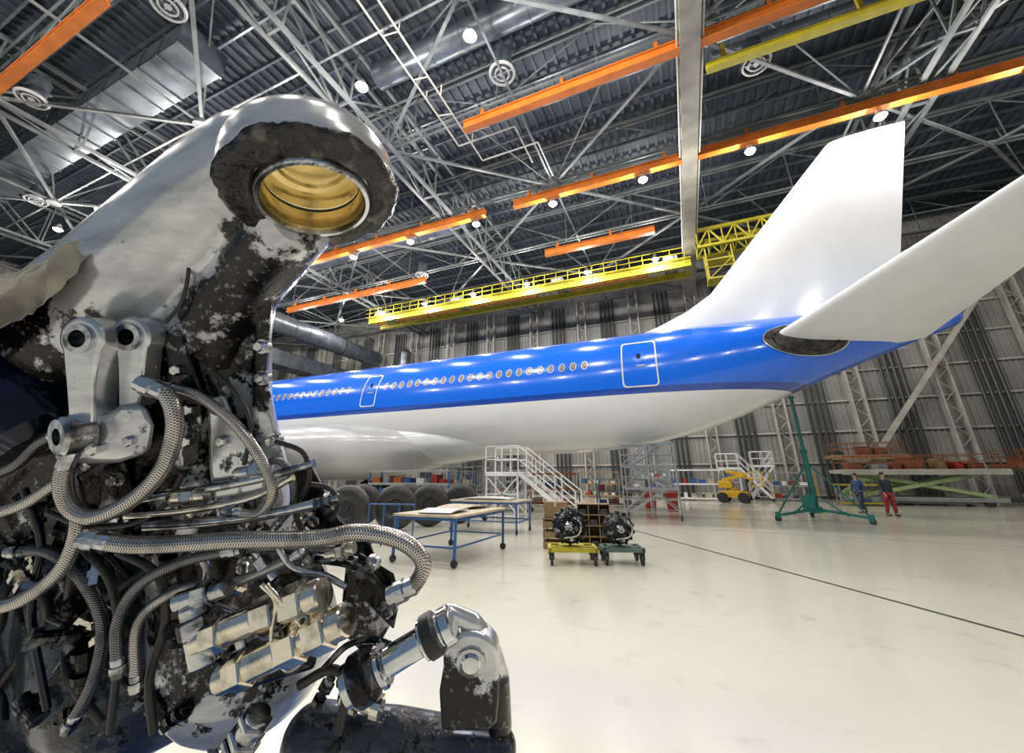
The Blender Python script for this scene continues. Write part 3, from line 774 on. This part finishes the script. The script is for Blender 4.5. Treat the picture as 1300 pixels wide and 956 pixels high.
def scaffold(loc,L,W,H,lv,label):
    e=thing('scaffold_tower',label,'scaffold',loc)
    b=MB()
    for sx in(-1,0,1):
        for sy in(-1,1): b.cyl((sx*L/2,sy*W/2,.1),(sx*L/2,sy*W/2,H),.03,n=8)
    for i in range(lv*2+1):
        z=.3+(H-.35)*i/(lv*2)
        for sy in(-1,1): b.cyl((-L/2,sy*W/2,z),(L/2,sy*W/2,z),.02,n=6)
        for sx in(-1,0,1): b.cyl((sx*L/2,-W/2,z),(sx*L/2,W/2,z),.02,n=6)
    for i in range(lv):
        z=.3+(H-.35)*i/lv;z2=.3+(H-.35)*(i+1)/lv
        for sy in(-1,1): b.cyl((-L/2,sy*W/2,z),(0,sy*W/2,z2),.02,n=6).cyl((0,sy*W/2,z2),(L/2,sy*W/2,z),.02,n=6)
    make(b,'tube_frame',M['alu'],e)
    for i in range(1,lv+1):
        z=.3+(H-.35)*i/lv;b=MB().box((0,0,z-.05),(L-.1,W-.1,.05));make(b,'deck_board',M['alu'],e,smooth=False)
    for i in range(lv):
        b=MB();z=.3+(H-.35)*i/lv;z2=.3+(H-.35)*(i+1)/lv
        a,c=(-L*.35,L*.3) if i%2==0 else (L*.3,-L*.35)
        for dy in(-.25,.25): b.beam((a,dy,z),(c,dy,z2),.05,.1)
        for k in range(6):
            t=(k+.5)/6;b.box((a+(c-a)*t,0,z+(z2-z)*t),(.18,.5,.03))
        make(b,'internal_stairs',M['alu'],e,smooth=False)
    for sx in(-1,1):
        for sy in(-1,1): b=MB().cyl((sx*L/2-.03,sy*W/2,.1),(sx*L/2+.03,sy*W/2,.1),.1,n=12);make(b,'caster_wheel',M['dark'],e)
scaffold((-1.5,18.2,0),2.1,1.1,2.95,3,'tubular aluminium scaffold tower with internal stairs')
scaffold((-12.6,27,0),1.8,1.2,3.2,3,'grey-white tubular scaffold tower')
scaffold((-17,29,0),2,1.2,3.4,3,'grey-white tubular scaffold tower')

RB=mat('rust_brown_paint',(.22,.07,.03),.55)
def scissor(loc,L,W,H,label,rz=0,ml=M['lime'],md=M['grey'],rail=M['orange'],clutter=True):
    e=thing('scissor_lift',label,'scissor lift',loc,rz)
    b=MB().box((0,0,.35),(L,W,.22)).box((0,0,.2),(L*.8,W*.8,.15));make(b,'lift_base',M['grey'],e,smooth=False,bev=.02)
    for sy in(-1,1):
        b=MB()
        y_=sy*W*.38;mid=(H+.5)/2
        b.beam((-L*.45,y_,.5),(L*.45,y_,H-.1),.1,.2).beam((L*.45,y_-.08*sy,.5),(-L*.45,y_-.08*sy,H-.1),.1,.2)
        b.cyl((0,y_-.15,mid-.05),(0,y_+.1,mid-.05),.12,n=12)
        make(b,'scissor_arms',ml,e,smooth=False)
    b=MB().box((0,0,H),(L*1.12,W*1.15,.24)).box((0,-W*.58,H-.05),(L*1.12,.08,.3));make(b,'platform_deck',md,e,smooth=False,bev=.02)
    n=int(L/1.0)
    for sy in(-1,1):
        b=MB();y_=sy*W*.53
        for i in range(n+1): b.box((-L*.52+L*1.04*i/n,y_,H+.5),(.05,.05,.85))
        for hh in(.55,.92): b.box((0,y_,H+hh),(L*1.06,.05,.05))
        make(b,'guard_rail',rail,e,smooth=False)
    if clutter:
        x_=-L*.42
        while x_<L*.42:
            s_=random.uniform(.3,.9);h=random.uniform(.2,.65)
            b=MB().box((x_,0,H+.12+h/2),(s_,W*.5,h)).box((x_,0,H+.14+h),(s_*1.05,W*.54,.04));make(b,'stored_part',random.choice([RB,M['wood'],M['grey'],M['red'],RB,M['walld']]),e,smooth=False);x_+=s_+random.uniform(.2,.9)
    for sx in(-1,1):
        for sy in(-1,1):
            b=MB().cyl((sx*L*.38,sy*W*.45-.08,.22),(sx*L*.38,sy*W*.45+.08,.22),.22,n=18);make(b,'wheel',M['dark'],e)
scissor((12.6,33.0,0),6.8,2.2,1.9,'long pale green scissor lift platform with rusty rails',rail=RB,md=M['wallc'])
scissor((20.9,34,0),6.5,2.2,2.2,'long pale green scissor lift platform with red-brown deck',rail=RB,md=RB)
scissor((11.5,36.0,0),3.8,1.4,2.9,'scissor lift with rusty orange work platform',md=M['wood'],rail=RB)
e=thing('boom_lift','yellow mobile boom lift parked near the wall','boom lift',(2.6,31.2,0),rad(-15))
oy=mat('machine_yellow',(.62,.36,.01),.4)
b=MB().box((0,0,.5),(1.7,1.0,.35)).box((0,0,.7),(1.2,.8,.1));make(b,'chassis',oy,e,smooth=False,bev=.04)
b=MB().lathe((0,0,.7),(0,0,1),[(0,.3),(.2,.3)],20).box((-.4,0,1.1),(.8,.7,.45));make(b,'turret',oy,e,smooth=False,bev=.04)
b=MB().beam((-.6,0,1.35),(.9,0,1.75),.18,.2).beam((.9,0,1.75),(-.3,.0,1.95),.16,.16).beam((-.3,0,1.95),(1.2,0,1.4),.12,.12);make(b,'boom_arm',oy,e,smooth=False,bev=.02)
b=MB().box((1.45,0,1.0),(.6,.8,.06))
for sx in(-.3,.3):
    for sy in(-.4,.4): b.box((1.45+sx,sy,1.45),(.04,.04,.9))
for z in(1.45,1.9):
    for sy in(-.4,.4): b.box((1.45,sy,z),(.6,.04,.04))
    for sx in(-.3,.3): b.box((1.45+sx,0,z),(.04,.8,.04))
make(b,'basket',oy,e,smooth=False)
for sx in(-.6,.6):
    for sy in(-.5,.5):
        b=MB().cyl((sx,sy-.1,.32),(sx,sy+.1,.32),.32,n=20);make(b,'wheel',M['dark'],e)
for i,(x,y) in enumerate(((-1.9,21.9),(-.9,22.2),(-10.2,22.5))):
    e=thing('waste_bin','red lidded waste bin on the floor','bin',(x,y,0),group='red bins')
    b=MB().lathe((0,0,0),(0,0,1),[(0,.24),(.75,.3),(.75,.32),(.8,.32)],16);make(b,'bin_body',M['red'],e)
    b=MB().lathe((0,0,.8),(0,0,1),[(0,.33),(.05,.3),(.12,.1)],16);make(b,'bin_lid',M['red'],e)

# ------------------------------------------------------------ people
def skinfig(name,verts,edges,m,parent,sub=2):
    me=bpy.data.meshes.new(name);me.from_pydata([v[0] for v in verts],edges,[])
    me.materials.append(m)
    o=bpy.data.objects.new(name,me);COL.objects.link(o);o.parent=parent
    md=o.modifiers.new('skin','SKIN');md.use_smooth_shade=True
    for i,v in enumerate(verts):
        r=v[1];sv=me.skin_vertices[0].data[i];sv.radius=(r,r) if not hasattr(r,'__len__') else r
        sv.use_root=(i==0)
    s_=o.modifiers.new('sub','SUBSURF');s_.levels=sub;s_.render_levels=sub
    return o
def person(loc,rz,label,mj,mt,stride=.22,h=1.75):
    e=thing('person',label,'person',loc,rz);k=h/1.75
    e.scale=(k,k,k)
    Vt=[];E=[]
    def A(p,r,par=None):
        Vt.append((p,r));i=len(Vt)-1
        if par is not None:E.append((par,i))
        return i
    s_=stride
    pel=A((0,0,.95),(.15,.11));sp=A((0,0,1.13),(.13,.1),pel);ch=A((0,0,1.33),(.16,.11),sp);nb=A((0,0,1.47),(.07,.07),ch);nk=A((0,-.01,1.53),.052,nb)
    h1=A((0,-.02,1.60),(.07,.085),nk);h2=A((0,-.02,1.68),(.075,.095),h1);h3=A((0,-.01,1.73),(.05,.06),h2)
    J={}
    for sx in(-1,1):
        f=s_*sx
        sh=A((sx*.17,0,1.42),.06,ch);el=A((sx*.23,f*.35,1.14),.042,sh);wr=A((sx*.22,f*.6-.08,.92),.028,el);pa=A((sx*.215,f*.65-.1,.85),(.035,.022),wr)
        for q in range(4): 
            a=A((sx*.21,f*.65-.135+.022*q,.80),.009,pa);A((sx*.205,f*.65-.14+.022*q,.765-.006*abs(q-1.5)),.008,a)
        a=A((sx*.2,f*.65-.145,.84),.010,pa);A((sx*.195,f*.65-.16,.81),.009,a)
        hp=A((sx*.09,0,.88),.1,pel);kn=A((sx*.1,-f*.55-.03,.49),.065,hp);an=A((sx*.1,-f*1.0+.03,.09),.042,kn);to=A((sx*.11,-f*1.0-.12,.045),.04,an)
        J[sx]=(sh,el,wr,hp,kn,an,to)
    P=lambda i:Vt[i][0]
    skinfig('body',Vt,E,M['skin'],e)
    vj=[(P(sp),(.165,.13)),(P(ch),(.185,.135)),((0,0,1.46),(.09,.08)),((0,0,.93),(.17,.13))];ej=[(0,1),(1,2),(0,3)]
    for sx in(-1,1):
        sh,el,wr=J[sx][:3];n=len(vj);vj+=[(P(sh),.078),(P(el),.058),(tuple(V(P(wr))*.9+V(P(el))*.1),.042)];ej+=[(1,n),(n,n+1),(n+1,n+2)]
    skinfig('jacket',vj,ej,mj,e)
    vt=[((0,0,.96),(.165,.125))];et=[]
    for sx in(-1,1):
        hp,kn,an=J[sx][3:6];n=len(vt);vt+=[(P(hp),.115),(P(kn),.085),((P(an)[0],P(an)[1],.10),.065)];et+=[(0,n),(n,n+1),(n+1,n+2)]
    skinfig('trousers',vt,et,mt,e)
    for sx in(-1,1):
        an=P(J[sx][5]);b=MB().sph((an[0],an[1]-.07,.045),(.05,.14,.045),14).sph((an[0],an[1],.08),(.05,.06,.06),12);make(b,'shoe',M['dark'],e)
    b=MB().sph((0,.012,1.705),(.088,.105,.10),18);b.v=[p if p[2]>1.66 or p[1]>.02 else (p[0]*.8,max(p[1],.0),p[2]) for p in b.v];make(b,'hair',M['hair'],e)
    b=MB().sph((0,-.115,1.645),(.013,.02,.02),8);make(b,'nose',M['skin'],e)
    for sx in(-1,1):
        b=MB().sph((sx*.082,-.01,1.645),(.012,.022,.03),8);make(b,'ear',M['skin'],e)
        b=MB().sph((sx*.03,-.1,1.665),.010,8);make(b,'eye',M['hair'],e)
    b=MB().sph((0,-.104,1.605),(.024,.008,.006),8);make(b,'mouth',M['red'],e)
    return e
person((7.85,23.3,0),rad(20),'person walking in a dark jacket and red trousers',M['jacket'],M['redtr'],.1)
person((7.35,24.9,0),rad(-60),'person walking in dark blue workwear beside a colleague',M['jacket2'],M['jeans'],.22,1.72)

# ------------------------------------------------------------ FOREGROUND LANDING GEAR
gear=thing('landing_gear','dismounted greasy landing gear leg with braided hoses and brass lug','landing gear',(-1.15,1.0,0.0))
def rp(px,d): return px/FP*d
def chain(b,pts,n=20):
    pr=None
    for (u,v,d,r) in pts:
        p=g(u,v,d);R_=rp(r,d);b.sph(p,R_,n)
        if pr:
            a,ra=pr;L=(p-a).length
            if L>abs(ra-R_): b.cyl(a,p,ra,R_,n=n)
        pr=(p,R_)
def remesh(o,vox,sm=4):
    m=o.modifiers.new('remesh','REMESH');m.mode='VOXEL';m.voxel_size=vox;m.use_smooth_shade=True
    if sm:
        s_=o.modifiers.new('smooth','SMOOTH');s_.factor=.5;s_.iterations=sm
spots=[(g(335,350,.91),.12),(g(395,338,.86),.10),(g(260,430,.94),.13),(g(300,390,.93),.13),(g(225,510,.95),.13),(g(325,470,.95),.11),(g(205,460,.94),.10),(g(290,560,.96),.10),(g(135,470,.98),.09),(g(300,690,1.0),.14),(g(380,700,1.0),.16),(g(20,480,.95),.26),(g(-20,430,.95),.20),(g(80,640,1.0),.36),(g(430,800,1.0),.22),(g(300,780,1.0),.26)]  # grease patches; one dark patch colours the gap between the clevis ears
M['forge']=forging('greasy_forging',spots,sp=.25)
M['forge2']=forging('worn_silver_forging',[],(.72,.73,.76),(.40,.41,.45),bias=.035,metal=.75)
M['forge3']=forging('dirty_forging',[],(.07,.08,.11),(.02,.025,.045),bias=.12)
PG=g(598,840,.86)
M['forge4']=forging('greasy_pivot_forging',[(PG,.035),(g(560,905,.88),.14),(g(630,905,.88),.10)],(.70,.71,.74),(.42,.43,.47),bias=.02,metal=.75,sp=.3)
face=g(399,250,.80);ray=(face-CAM).normalized()
upv=(UP-ray*UP.dot(ray)).normalized();rgt=ray.cross(upv).normalized()
tl=rad(47)
ax=(ray*math.cos(tl)+upv*math.sin(tl)-rgt*.06).normalized()
RL=rp(103,.80)
b=MB()
b.lathe(face,face+ax,[(0,RL*.93),(.008,RL*.98),(.03,RL),(.07,RL*.98),(.095,RL*.92),(.108,RL*.82),(.114,.02)],64)
chain(b,[(375,235,.89,68),(335,222,.91,74),(290,255,.95,74),(240,308,1.01,80),(180,370,1.07,86),(110,440,1.13,97),(30,520,1.2,127),(-60,600,1.28,150)],28)
chain(b,[(370,285,.90,48),(320,345,.97,44),(280,400,1.02,52),(265,450,1.06,60),(262,530,1.1,64),(275,620,1.13,76),(305,720,1.17,90),(320,810,1.18,100)],28)
def gp(pts,d,th):
    um=max(p[0] for p in pts);vm=sum(p[1] for p in pts)/len(pts)
    return [g(u,v,d) for u,v in pts],g(um,vm,d+th)-g(um,vm,d)
for pts,d,th in (([(345,190),(270,215),(212,262),(160,318),(110,372),(50,420),(-30,500),(-30,700),(300,700),(362,640),(340,520),(338,430),(345,385),(385,340),(395,280)],1.0,.14),
                 ([(330,190),(285,200),(238,248),(180,310),(125,370),(135,410),(210,410),(290,370),(345,330),(360,290)],.935,.14),
                 ([(200,400),(222,388),(262,480),(335,645),(300,662),(245,600),(212,540)],.95,.12),
                 ([(325,372),(345,388),(338,470),(352,545),(366,600),(340,640),(318,560)],.965,.12),
                 ([(440,700),(500,735),(498,790),(470,840),(430,800)],1.0,.1)):
    pp,vv=gp(pts,d,th);b.prism(pp,vv)
main=make(b,'main_forging',M['forge'],gear,True);remesh(main,.006,9)
cb=MB().cyl(face-ax*.05,face+ax*.105,rp(66,.8),n=40)
cutter=make(cb,'bore_cutter',M['brass'],None)
for v_ in cutter.data.vertices: v_.co=v_.co-gear.location
main.parent=None
bm_=main.modifiers.new('bore','BOOLEAN');bm_.operation='DIFFERENCE';bm_.object=cutter;bm_.solver='FAST'
bpy.context.view_layer.update();dg=bpy.context.evaluated_depsgraph_get()
nm=bpy.data.meshes.new_from_object(main.evaluated_get(dg))
main.modifiers.clear();main.data=nm;bpy.data.objects.remove(cutter);main.parent=gear
nm.shade_smooth()
def jitter(mb,amp,sc):
    mb.v=[tuple(V(p)+noise.noise_vector(V(p)*sc)*amp) for p in mb.v]
b=MB().lathe(face,face+ax,[(-.004,rp(67,.8)),(-.010,rp(73,.8)),(-.008,rp(81,.8)),(-.009,rp(89,.8)),(-.003,rp(97,.8)),(.006,rp(103,.8)),(.014,rp(102,.8))],100,cap=False)
jitter(b,.007,24);jitter(b,.003,80)
o=make(b,'grease_collar',M['grease'],gear,True,ang=80);o['label']='black grease and sealant ring around the bore'
b=MB().lathe(face,face+ax,[(.0,rp(68,.8)),(-.013,rp(67,.8)),(-.017,rp(65,.8)),(-.017,rp(60.5,.8)),(-.006,rp(58.5,.8))],56,cap=False)
make(b,'bushing_flange',M['steel'],gear,True)
b=MB().lathe(face,face+ax,[(-.008,rp(60,.8)),(.0,rp(58,.8)),(.040,rp(57,.8)),(.043,rp(58.5,.8)),(.048,rp(58.5,.8)),(.051,rp(57,.8)),(.094,rp(56,.8)),(.096,rp(46,.8)),(.090,rp(44,.8)),(.098,rp(42,.8)),(.099,.001)],64,cap=False)
o=make(b,'brass_bushing',M['brass'],gear,True);o['label']='polished brass bushing lining the bore'
b=MB().lathe(face,face+ax,[(.043,rp(57.8,.8)),(.045,rp(57,.8)),(.047,rp(57,.8)),(.049,rp(57.8,.8))],56,cap=False)
make(b,'seal_ring',M['dark'],gear,True)
b=MB();chain(b,[(60,520,1.35,150),(40,700,1.38,165),(60,830,1.35,150)],24);chain(b,[(150,700,1.3,90),(200,810,1.25,115)],20)
o=make(b,'outer_cylinder',M['forge3'],gear,True);remesh(o,.012,3)
b=MB().lathe(g(-40,440,.95),g(62,560,.97),[(0,.10),(.03,.115),(.08,.115),(.085,.10),(.2,.10),(.205,.115),(.26,.115),(.29,.09)],32);make(b,'strut_collar',M['bluemetal'],gear,True)
def lug(c,r,hole,base,d,th,mm,name='clevis_lug',bush=True):
    C=g(c[0],c[1],d);k=48;R_=rp(r,d);x_=RX;y_=UP
    bl=[((g(u,v,d)-C).dot(x_),(g(u,v,d)-C).dot(y_)) for u,v in base]
    outer=[]
    for i in range(k):
        th_=2*math.pi*i/k;dx,dy=math.cos(th_),math.sin(th_);rr=R_
        for a,q in zip(bl,bl[1:]+bl[:1]):
            ex,ey=q[0]-a[0],q[1]-a[1];den=dx*ey-dy*ex
            if abs(den)<1e-9: continue
            t=(a[0]*ey-a[1]*ex)/den;s2=(a[0]*dy-a[1]*dx)/den
            if t>0 and 0<=s2<=1: rr=max(rr,t)
        outer.append(C+x_*dx*rr+y_*dy*rr)
    b=MB().ringplate(C,outer,rp(hole,d),FW*th,0,(x_,y_))
    o=make(b,name,mm,gear,True,bev=.008)
    if bush:
        b=MB().lathe(C-FW*.006,C+FW,[(0,rp(hole*.8,d)),(0,rp(hole*1.3,d)),(.006,rp(hole*1.35,d)),(th,rp(hole*1.02,d)),(th,rp(hole*.8,d)),(0,rp(hole*.8,d))],32,cap=False);make(b,'lug_bushing',M['steel'],o,True)
    return o
lug((101,430),28,14,[(77,440),(124,440),(116,500),(120,545),(88,545),(84,500)],.84,.06,M['forge2'])
lug((163,428),26,13,[(146,440),(184,440),(180,480),(174,520),(150,520),(150,470)],.88,.05,M['forge2'])
b=MB();pp,vv=gp([(84,520),(118,520),(135,528),(150,512),(185,512),(196,540),(190,575),(150,588),(95,590),(78,560)],.855,.09);b.prism(pp,vv)
make(b,'clevis_block',M['forge2'],gear,True,bev=.015)
cc=g(92,552,.835)
b=MB().lathe(cc-RX*.012-FW*.02,cc+FW*.06+RX*.02,[(0,.018),(0,.036),(.006,.042),(.05,.042),(.05,.018),(0,.018)],32,cap=False);make(b,'block_bushing',M['steel'],gear,True)
b=MB().cyl(cc,cc+FW*.03,.02,n=24);make(b,'block_bore',M['dark'],gear,True)
b=MB();chain(b,[(165,510,.97,16),(200,480,1.0,20),(240,440,1.0,26)]);chain(b,[(130,560,.96,26),(200,560,1.0,32),(250,560,1.05,36)])
o=make(b,'clevis_root',M['grease'],gear,True);remesh(o,.006,2)
b=MB();pp,vv=gp([(262,505),(285,500),(300,540),(336,600),(338,640),(318,662),(275,662),(266,600)],.925,.04);b.prism(pp,vv)
make(b,'side_web_plate',M['forge2'],gear,True,bev=.008)
b=MB();pp,vv=gp([(208,420),(228,412),(258,500),(252,590),(228,600),(216,520)],.92,.04);b.prism(pp,vv)
make(b,'side_web_plate',M['forge'],gear,True,bev=.008)
b=MB();pp,vv=gp([(395,590),(372,600),(380,660),(420,700),(478,712),(470,690),(430,660)],.96,.04);b.prism(pp,vv)
make(b,'bracket_plate',M['oily'],gear,True,bev=.006)
b=MB();pp,vv=gp([(455,700),(500,728),(508,760),(500,800),(470,770),(448,745)],.9,.05);b.prism(pp,vv)
make(b,'bracket_plate',M['oily'],gear,True,bev=.006)
def hose(pts,d,r,mm,name='braided_hose',k=8,ends=True):
    P=[g(p[0],p[1],p[2] if len(p)>2 else d) for p in pts]
    sp_=spline(P,k);b=MB().tube(sp_,r,14);o=make(b,name,mm,gear,True,ang=60,fix=False)
    if ends:
        for a,q in((sp_[0],sp_[2]),(sp_[-1],sp_[-3])):
            dr=(q-a).normalized();c=MB().lathe(a-dr*r*1.2,a+dr,[(0,r*.9),(0,r*1.1),(r*.9,r*1.1),(r*.9,r*1.3),(r*2.1,r*1.3),(r*2.1,r*1.05),(r*3.4,r*1.12),(r*3.6,r*1.0)],12);make(c,'hose_fitting',M['steel'],o,True,ang=20)
    return o
BR,B2,ST,NK,DK,OI=M['braid'],M['braid2'],M['steel'],M['nickel'],M['dark'],M['oily']
H=[([(188,490),(212,502),(222,540),(208,592),(172,632),(122,656),(90,645),(80,610),(92,572)],.85,.0165,BR),
([(212,492),(252,503),(298,538),(332,585),(346,625),(330,652),(292,650)],.89,.0115,BR),
([(118,685),(180,692),(300,686),(400,684),(455,676),(508,686),(537,712),(528,740),(506,752)],.84,.0175,BR),
([(300,697),(380,694),(440,702)],.88,.010,B2),
([(-30,612),(20,590),(50,562),(80,548)],.90,.012,B2),
([(-30,660),(30,640),(70,615),(110,590)],.90,.013,BR),
([(85,600),(100,660),(80,720),(30,760),(-20,775)],.88,.015,BR),
([(150,850),(150,790),(178,742),(235,712),(300,698)],.86,.012,B2),
([(172,870),(176,790),(230,748),(300,738),(360,714),(382,700)],.87,.0105,BR),
([(20,700),(60,700),(100,730),(130,790),(120,860),(90,920)],.93,.013,B2),
([(320,600),(350,585),(368,600),(372,640),(350,668)],.91,.008,B2)]
for h in H: hose(*h)
R_=[([(158,636),(230,626),(310,612),(360,600),(398,588)],.90,.010,ST),
([(160,655),(240,648),(320,632),(372,606)],.90,.008,NK),
([(185,668),(250,664),(330,655),(400,640)],.89,.011,ST),
([(332,742),(350,765),(345,812),(362,850),(384,838),(384,800),(362,770),(338,742)],.78,.0045,NK),
([(420,660),(430,640),(418,620),(395,615)],.92,.006,DK),
([(400,710),(440,716),(470,730),(490,760)],.88,.008,OI),
([(60,650),(110,668),(170,664),(210,640),(232,600)],.90,.006,DK),
([(230,300),(240,330),(232,380),(210,410)],.90,.004,DK),
([(150,700),(200,730),(210,790),(190,860),(195,930)],.9,.009,DK),
([(100,690),(140,740),(150,820),(140,930)],.92,.008,DK),
([(30,620),(52,690),(40,780),(60,900)],.93,.008,M['bluemetal']),
([(350,690),(372,720),(410,730),(440,745)],.86,.007,ST),
([(240,690),(262,720),(262,760),(300,780)],.87,.008,ST),
([(410,850),(440,820),(470,812),(500,820)],.86,.007,OI),
([(270,470),(300,500),(318,540),(310,590)],.90,.005,DK),
([(350,560),(385,575),(392,610),(375,650),(395,690)],.92,.006,DK),
([(380,870),(420,850),(440,870),(430,930)],.86,.01,DK)]
for h in R_: hose(*h,name='rigid_pipe',ends=False)
random.seed(11)
for i in range(20):
    u0=random.uniform(-30,230);v0=random.uniform(590,760);P=[(u0,v0,random.uniform(.95,1.05))]
    for k in range(4):
        u0+=random.uniform(-50,60);v0+=random.uniform(20,75);P.append((u0,v0,random.uniform(.94,1.04)))
    hose(P,1,random.uniform(.006,.013),random.choice([DK,OI,DK,B2,OI,DK]),name='rigid_pipe',ends=False,k=6)
for i in range(40):
    u0=random.uniform(0,440);v0=random.uniform(600,900)
    if u0>330 and v0<660: continue
    d0=random.uniform(.93,.98);p=g(u0,v0,d0);dr=(RX*random.uniform(-1,1)+UP*random.uniform(-1,1)+FW*random.uniform(-.5,.3)).normalized();r=random.uniform(.010,.020)
    c=MB().lathe(p,p+dr,[(0,r),(r*1.2,r),(r*1.2,r*1.45),(r*2.2,r*1.45),(r*2.2,r*.9),(r*4,r*.9),(r*4,r*1.3),(r*5,r*1.3)],6 if i%3 else 14);make(c,'pipe_adapter',random.choice([OI,NK,ST,OI,OI]),gear,True,ang=25)
def union(a,c,d1,d2,prof,name,mm,n=16):
    A_=g(a[0],a[1],d1);B_=g(c[0],c[1],d2);L=(B_-A_).length
    b=MB()
    for (t0,t1,r,nn) in prof:
        b.lathe(A_+(B_-A_)*t0,B_,[(0,r*.9),(.003,r),((t1-t0)*L-.003,r),((t1-t0)*L,r*.9)],nn)
    return make(b,name,mm,gear,True,ang=25)
pf=[(0,.12,.026,20),(.1,.24,.035,6),(.24,.5,.028,24),(.5,.66,.037,6),(.66,.72,.026,20),(.72,.88,.039,6),(.88,1,.031,24)]
union((250,815),(412,752),.82,.80,pf,'pipe_union',M['nickel'])
union((280,864),(442,785),.79,.77,pf,'pipe_union',M['nickel'])
union((225,765),(290,745),.84,.84,[(0,.4,.020,16),(.4,.7,.028,6),(.7,1,.020,16)],'pipe_union',M['steel'])
union((262,842),(246,768),.82,.84,[(0,.5,.030,20),(.5,.8,.038,6),(.8,1,.028,20)],'pipe_union',M['steel'])
union((395,640),(432,632),.92,.92,[(0,.4,.012,16),(.4,.7,.017,6),(.7,1,.012,16)],'pipe_union',M['steel'])
union((415,705),(450,695),.86,.86,[(0,.4,.014,16),(.4,.7,.02,6),(.7,1,.014,16)],'pipe_union',M['nickel'])
union((350,735),(320,690),.87,.9,[(0,.3,.012,16),(.3,.6,.02,6),(.6,1,.012,16)],'pipe_union',M['steel'])
union((330,905),(300,955),.85,.85,pf,'pipe_union',M['steel'])
union((300,600),(345,594),.90,.90,[(0,.4,.012,12),(.4,.7,.017,6),(.7,1,.012,12)],'pipe_union',M['steel'])
union((215,632),(262,628),.89,.89,[(0,.4,.013,12),(.4,.7,.019,6),(.7,1,.013,12)],'pipe_union',M['nickel'])
b=MB();pp,vv=gp([(290,700),(395,690),(420,740),(400,850),(300,880),(270,800)],.95,.1);b.prism(pp,vv);make(b,'valve_block',M['oily'],gear,True,bev=.012)
b=MB();pp,vv=gp([(130,590),(160,584),(175,640),(150,690),(120,680)],.93,.06);b.prism(pp,vv);make(b,'valve_block',M['oily'],gear,True,bev=.01)
for (u,v,d,r) in ((225,470,.915,7),(240,520,.915,7),(238,560,.915,7),(276,520,.92,7),(282,560,.92,7),(302,610,.92,8),(318,640,.92,7),(280,640,.92,7),(120,570,.85,8),(165,560,.855,7),(400,660,.955,8),(430,685,.955,8),(470,720,.885,8),(492,775,.885,8),(310,720,.935,9),(380,712,.935,9),(300,840,.935,9),(390,800,.935,9),(330,440,.955,7),(330,480,.955,7),(345,560,.955,7),(145,610,.915,7),(150,660,.915,7)):
    c=g(u,v,d);R1=rp(r,d);b=MB().lathe(c+FW*.02,c-FW,[(0,R1*1.35),(.012,R1*1.35),(.012,R1*1.3),(.014,R1*1.3)],20).lathe(c+FW*.01,c-FW,[(0,R1),(.018,R1),(.021,R1*.8)],6);make(b,'bolt',M['steel'],gear,True,ang=25)
# lower pivot assembly
lug((598,840),36,14,[(564,840),(632,840),(634,880),(630,930),(560,930),(557,880)],.86,.05,M['forge4'],'pivot_lug')
b=MB().lathe(PG-FW*.012,PG+FW,[(0,.001),(0,.018),(.004,.022),(.05,.022)],24);make(b,'pivot_bolt',M['chrome'],gear,True)
b=MB();chain(b,[(553,788,.88,11),(572,778,.88,11),(600,790,.89,12),(622,818,.90,12),(634,860,.91,13),(634,920,.93,16)]);
o=make(b,'pivot_arm',M['forge4'],gear,True);remesh(o,.005,2)
b=MB();chain(b,[(400,940,1.0,40),(500,940,.95,34),(560,945,.93,30),(630,950,.92,26)]);o=make(b,'pivot_base',M['forge3'],gear,True);remesh(o,.006,2)
union((440,872),(575,790),.80,.84,[(0,.1,.040,28),(.1,.16,.046,28),(.16,.3,.034,28),(.3,.36,.042,28),(.36,.7,.028,28),(.7,.76,.039,28),(.76,.9,.032,28),(.9,1,.038,28)],'pivot_pin',M['chrome'],28)
union((452,866),(472,853),.79,.795,[(0,1,.049,28)],'pin_collar',M['oily'])
union((540,811),(556,801),.825,.83,[(0,1,.043,28)],'pin_collar',M['dark'])
# protective cover
b=MB();n=26;vs=[];fs=[]
top=[(-80,395,1.06),(-20,372,1.0),(40,345,.96),(90,325,.94),(128,312,.92)]
bot=[(-80,490,.90),(-20,450,.87),(30,412,.86),(75,375,.86),(112,340,.87)]
T=spline([g(*p) for p in top],6);Bm=spline([g(*p) for p in bot],6)
for i in range(len(T)):
    for j in range(n+1):
        t=j/n;p=T[i].lerp(Bm[i],t)+UP*.03*math.sin(math.pi*t)-FW*.02
        p=p+noise.noise_vector(p*16)*.022+noise.noise_vector(p*40)*.009;vs.append(p)
for i in range(len(T)-1):
    for j in range(n): fs.append((i*(n+1)+j,i*(n+1)+j+1,(i+1)*(n+1)+j+1,(i+1)*(n+1)+j))
o=make(b.add(vs,fs),'protective_cover',M['canvas'],None,fix=False,ang=80);tag(o,'crumpled dirty beige canvas cover draped over the gear','cover')
e=thing('gear_stand','blue steel trestle stand holding the landing gear','stand',(-1.2,1.05,0),YAW)
b=MB()
for sx in(-.5,.5):
    for sy in(-.3,.3): b.box((sx,sy,.26),(.08,.08,.52))
    b.box((sx,0,.05),(.1,.8,.1))
for sy in(-.3,.3): b.box((0,sy,.52),(1.1,.08,.08)).box((0,sy,.15),(1.0,.05,.05))
b.box((0,0,.58),(1.15,.7,.04))
make(b,'stand_frame',M['blue'],e,smooth=False)
print('done', len(bpy.data.objects), S.view_settings.view_transform)
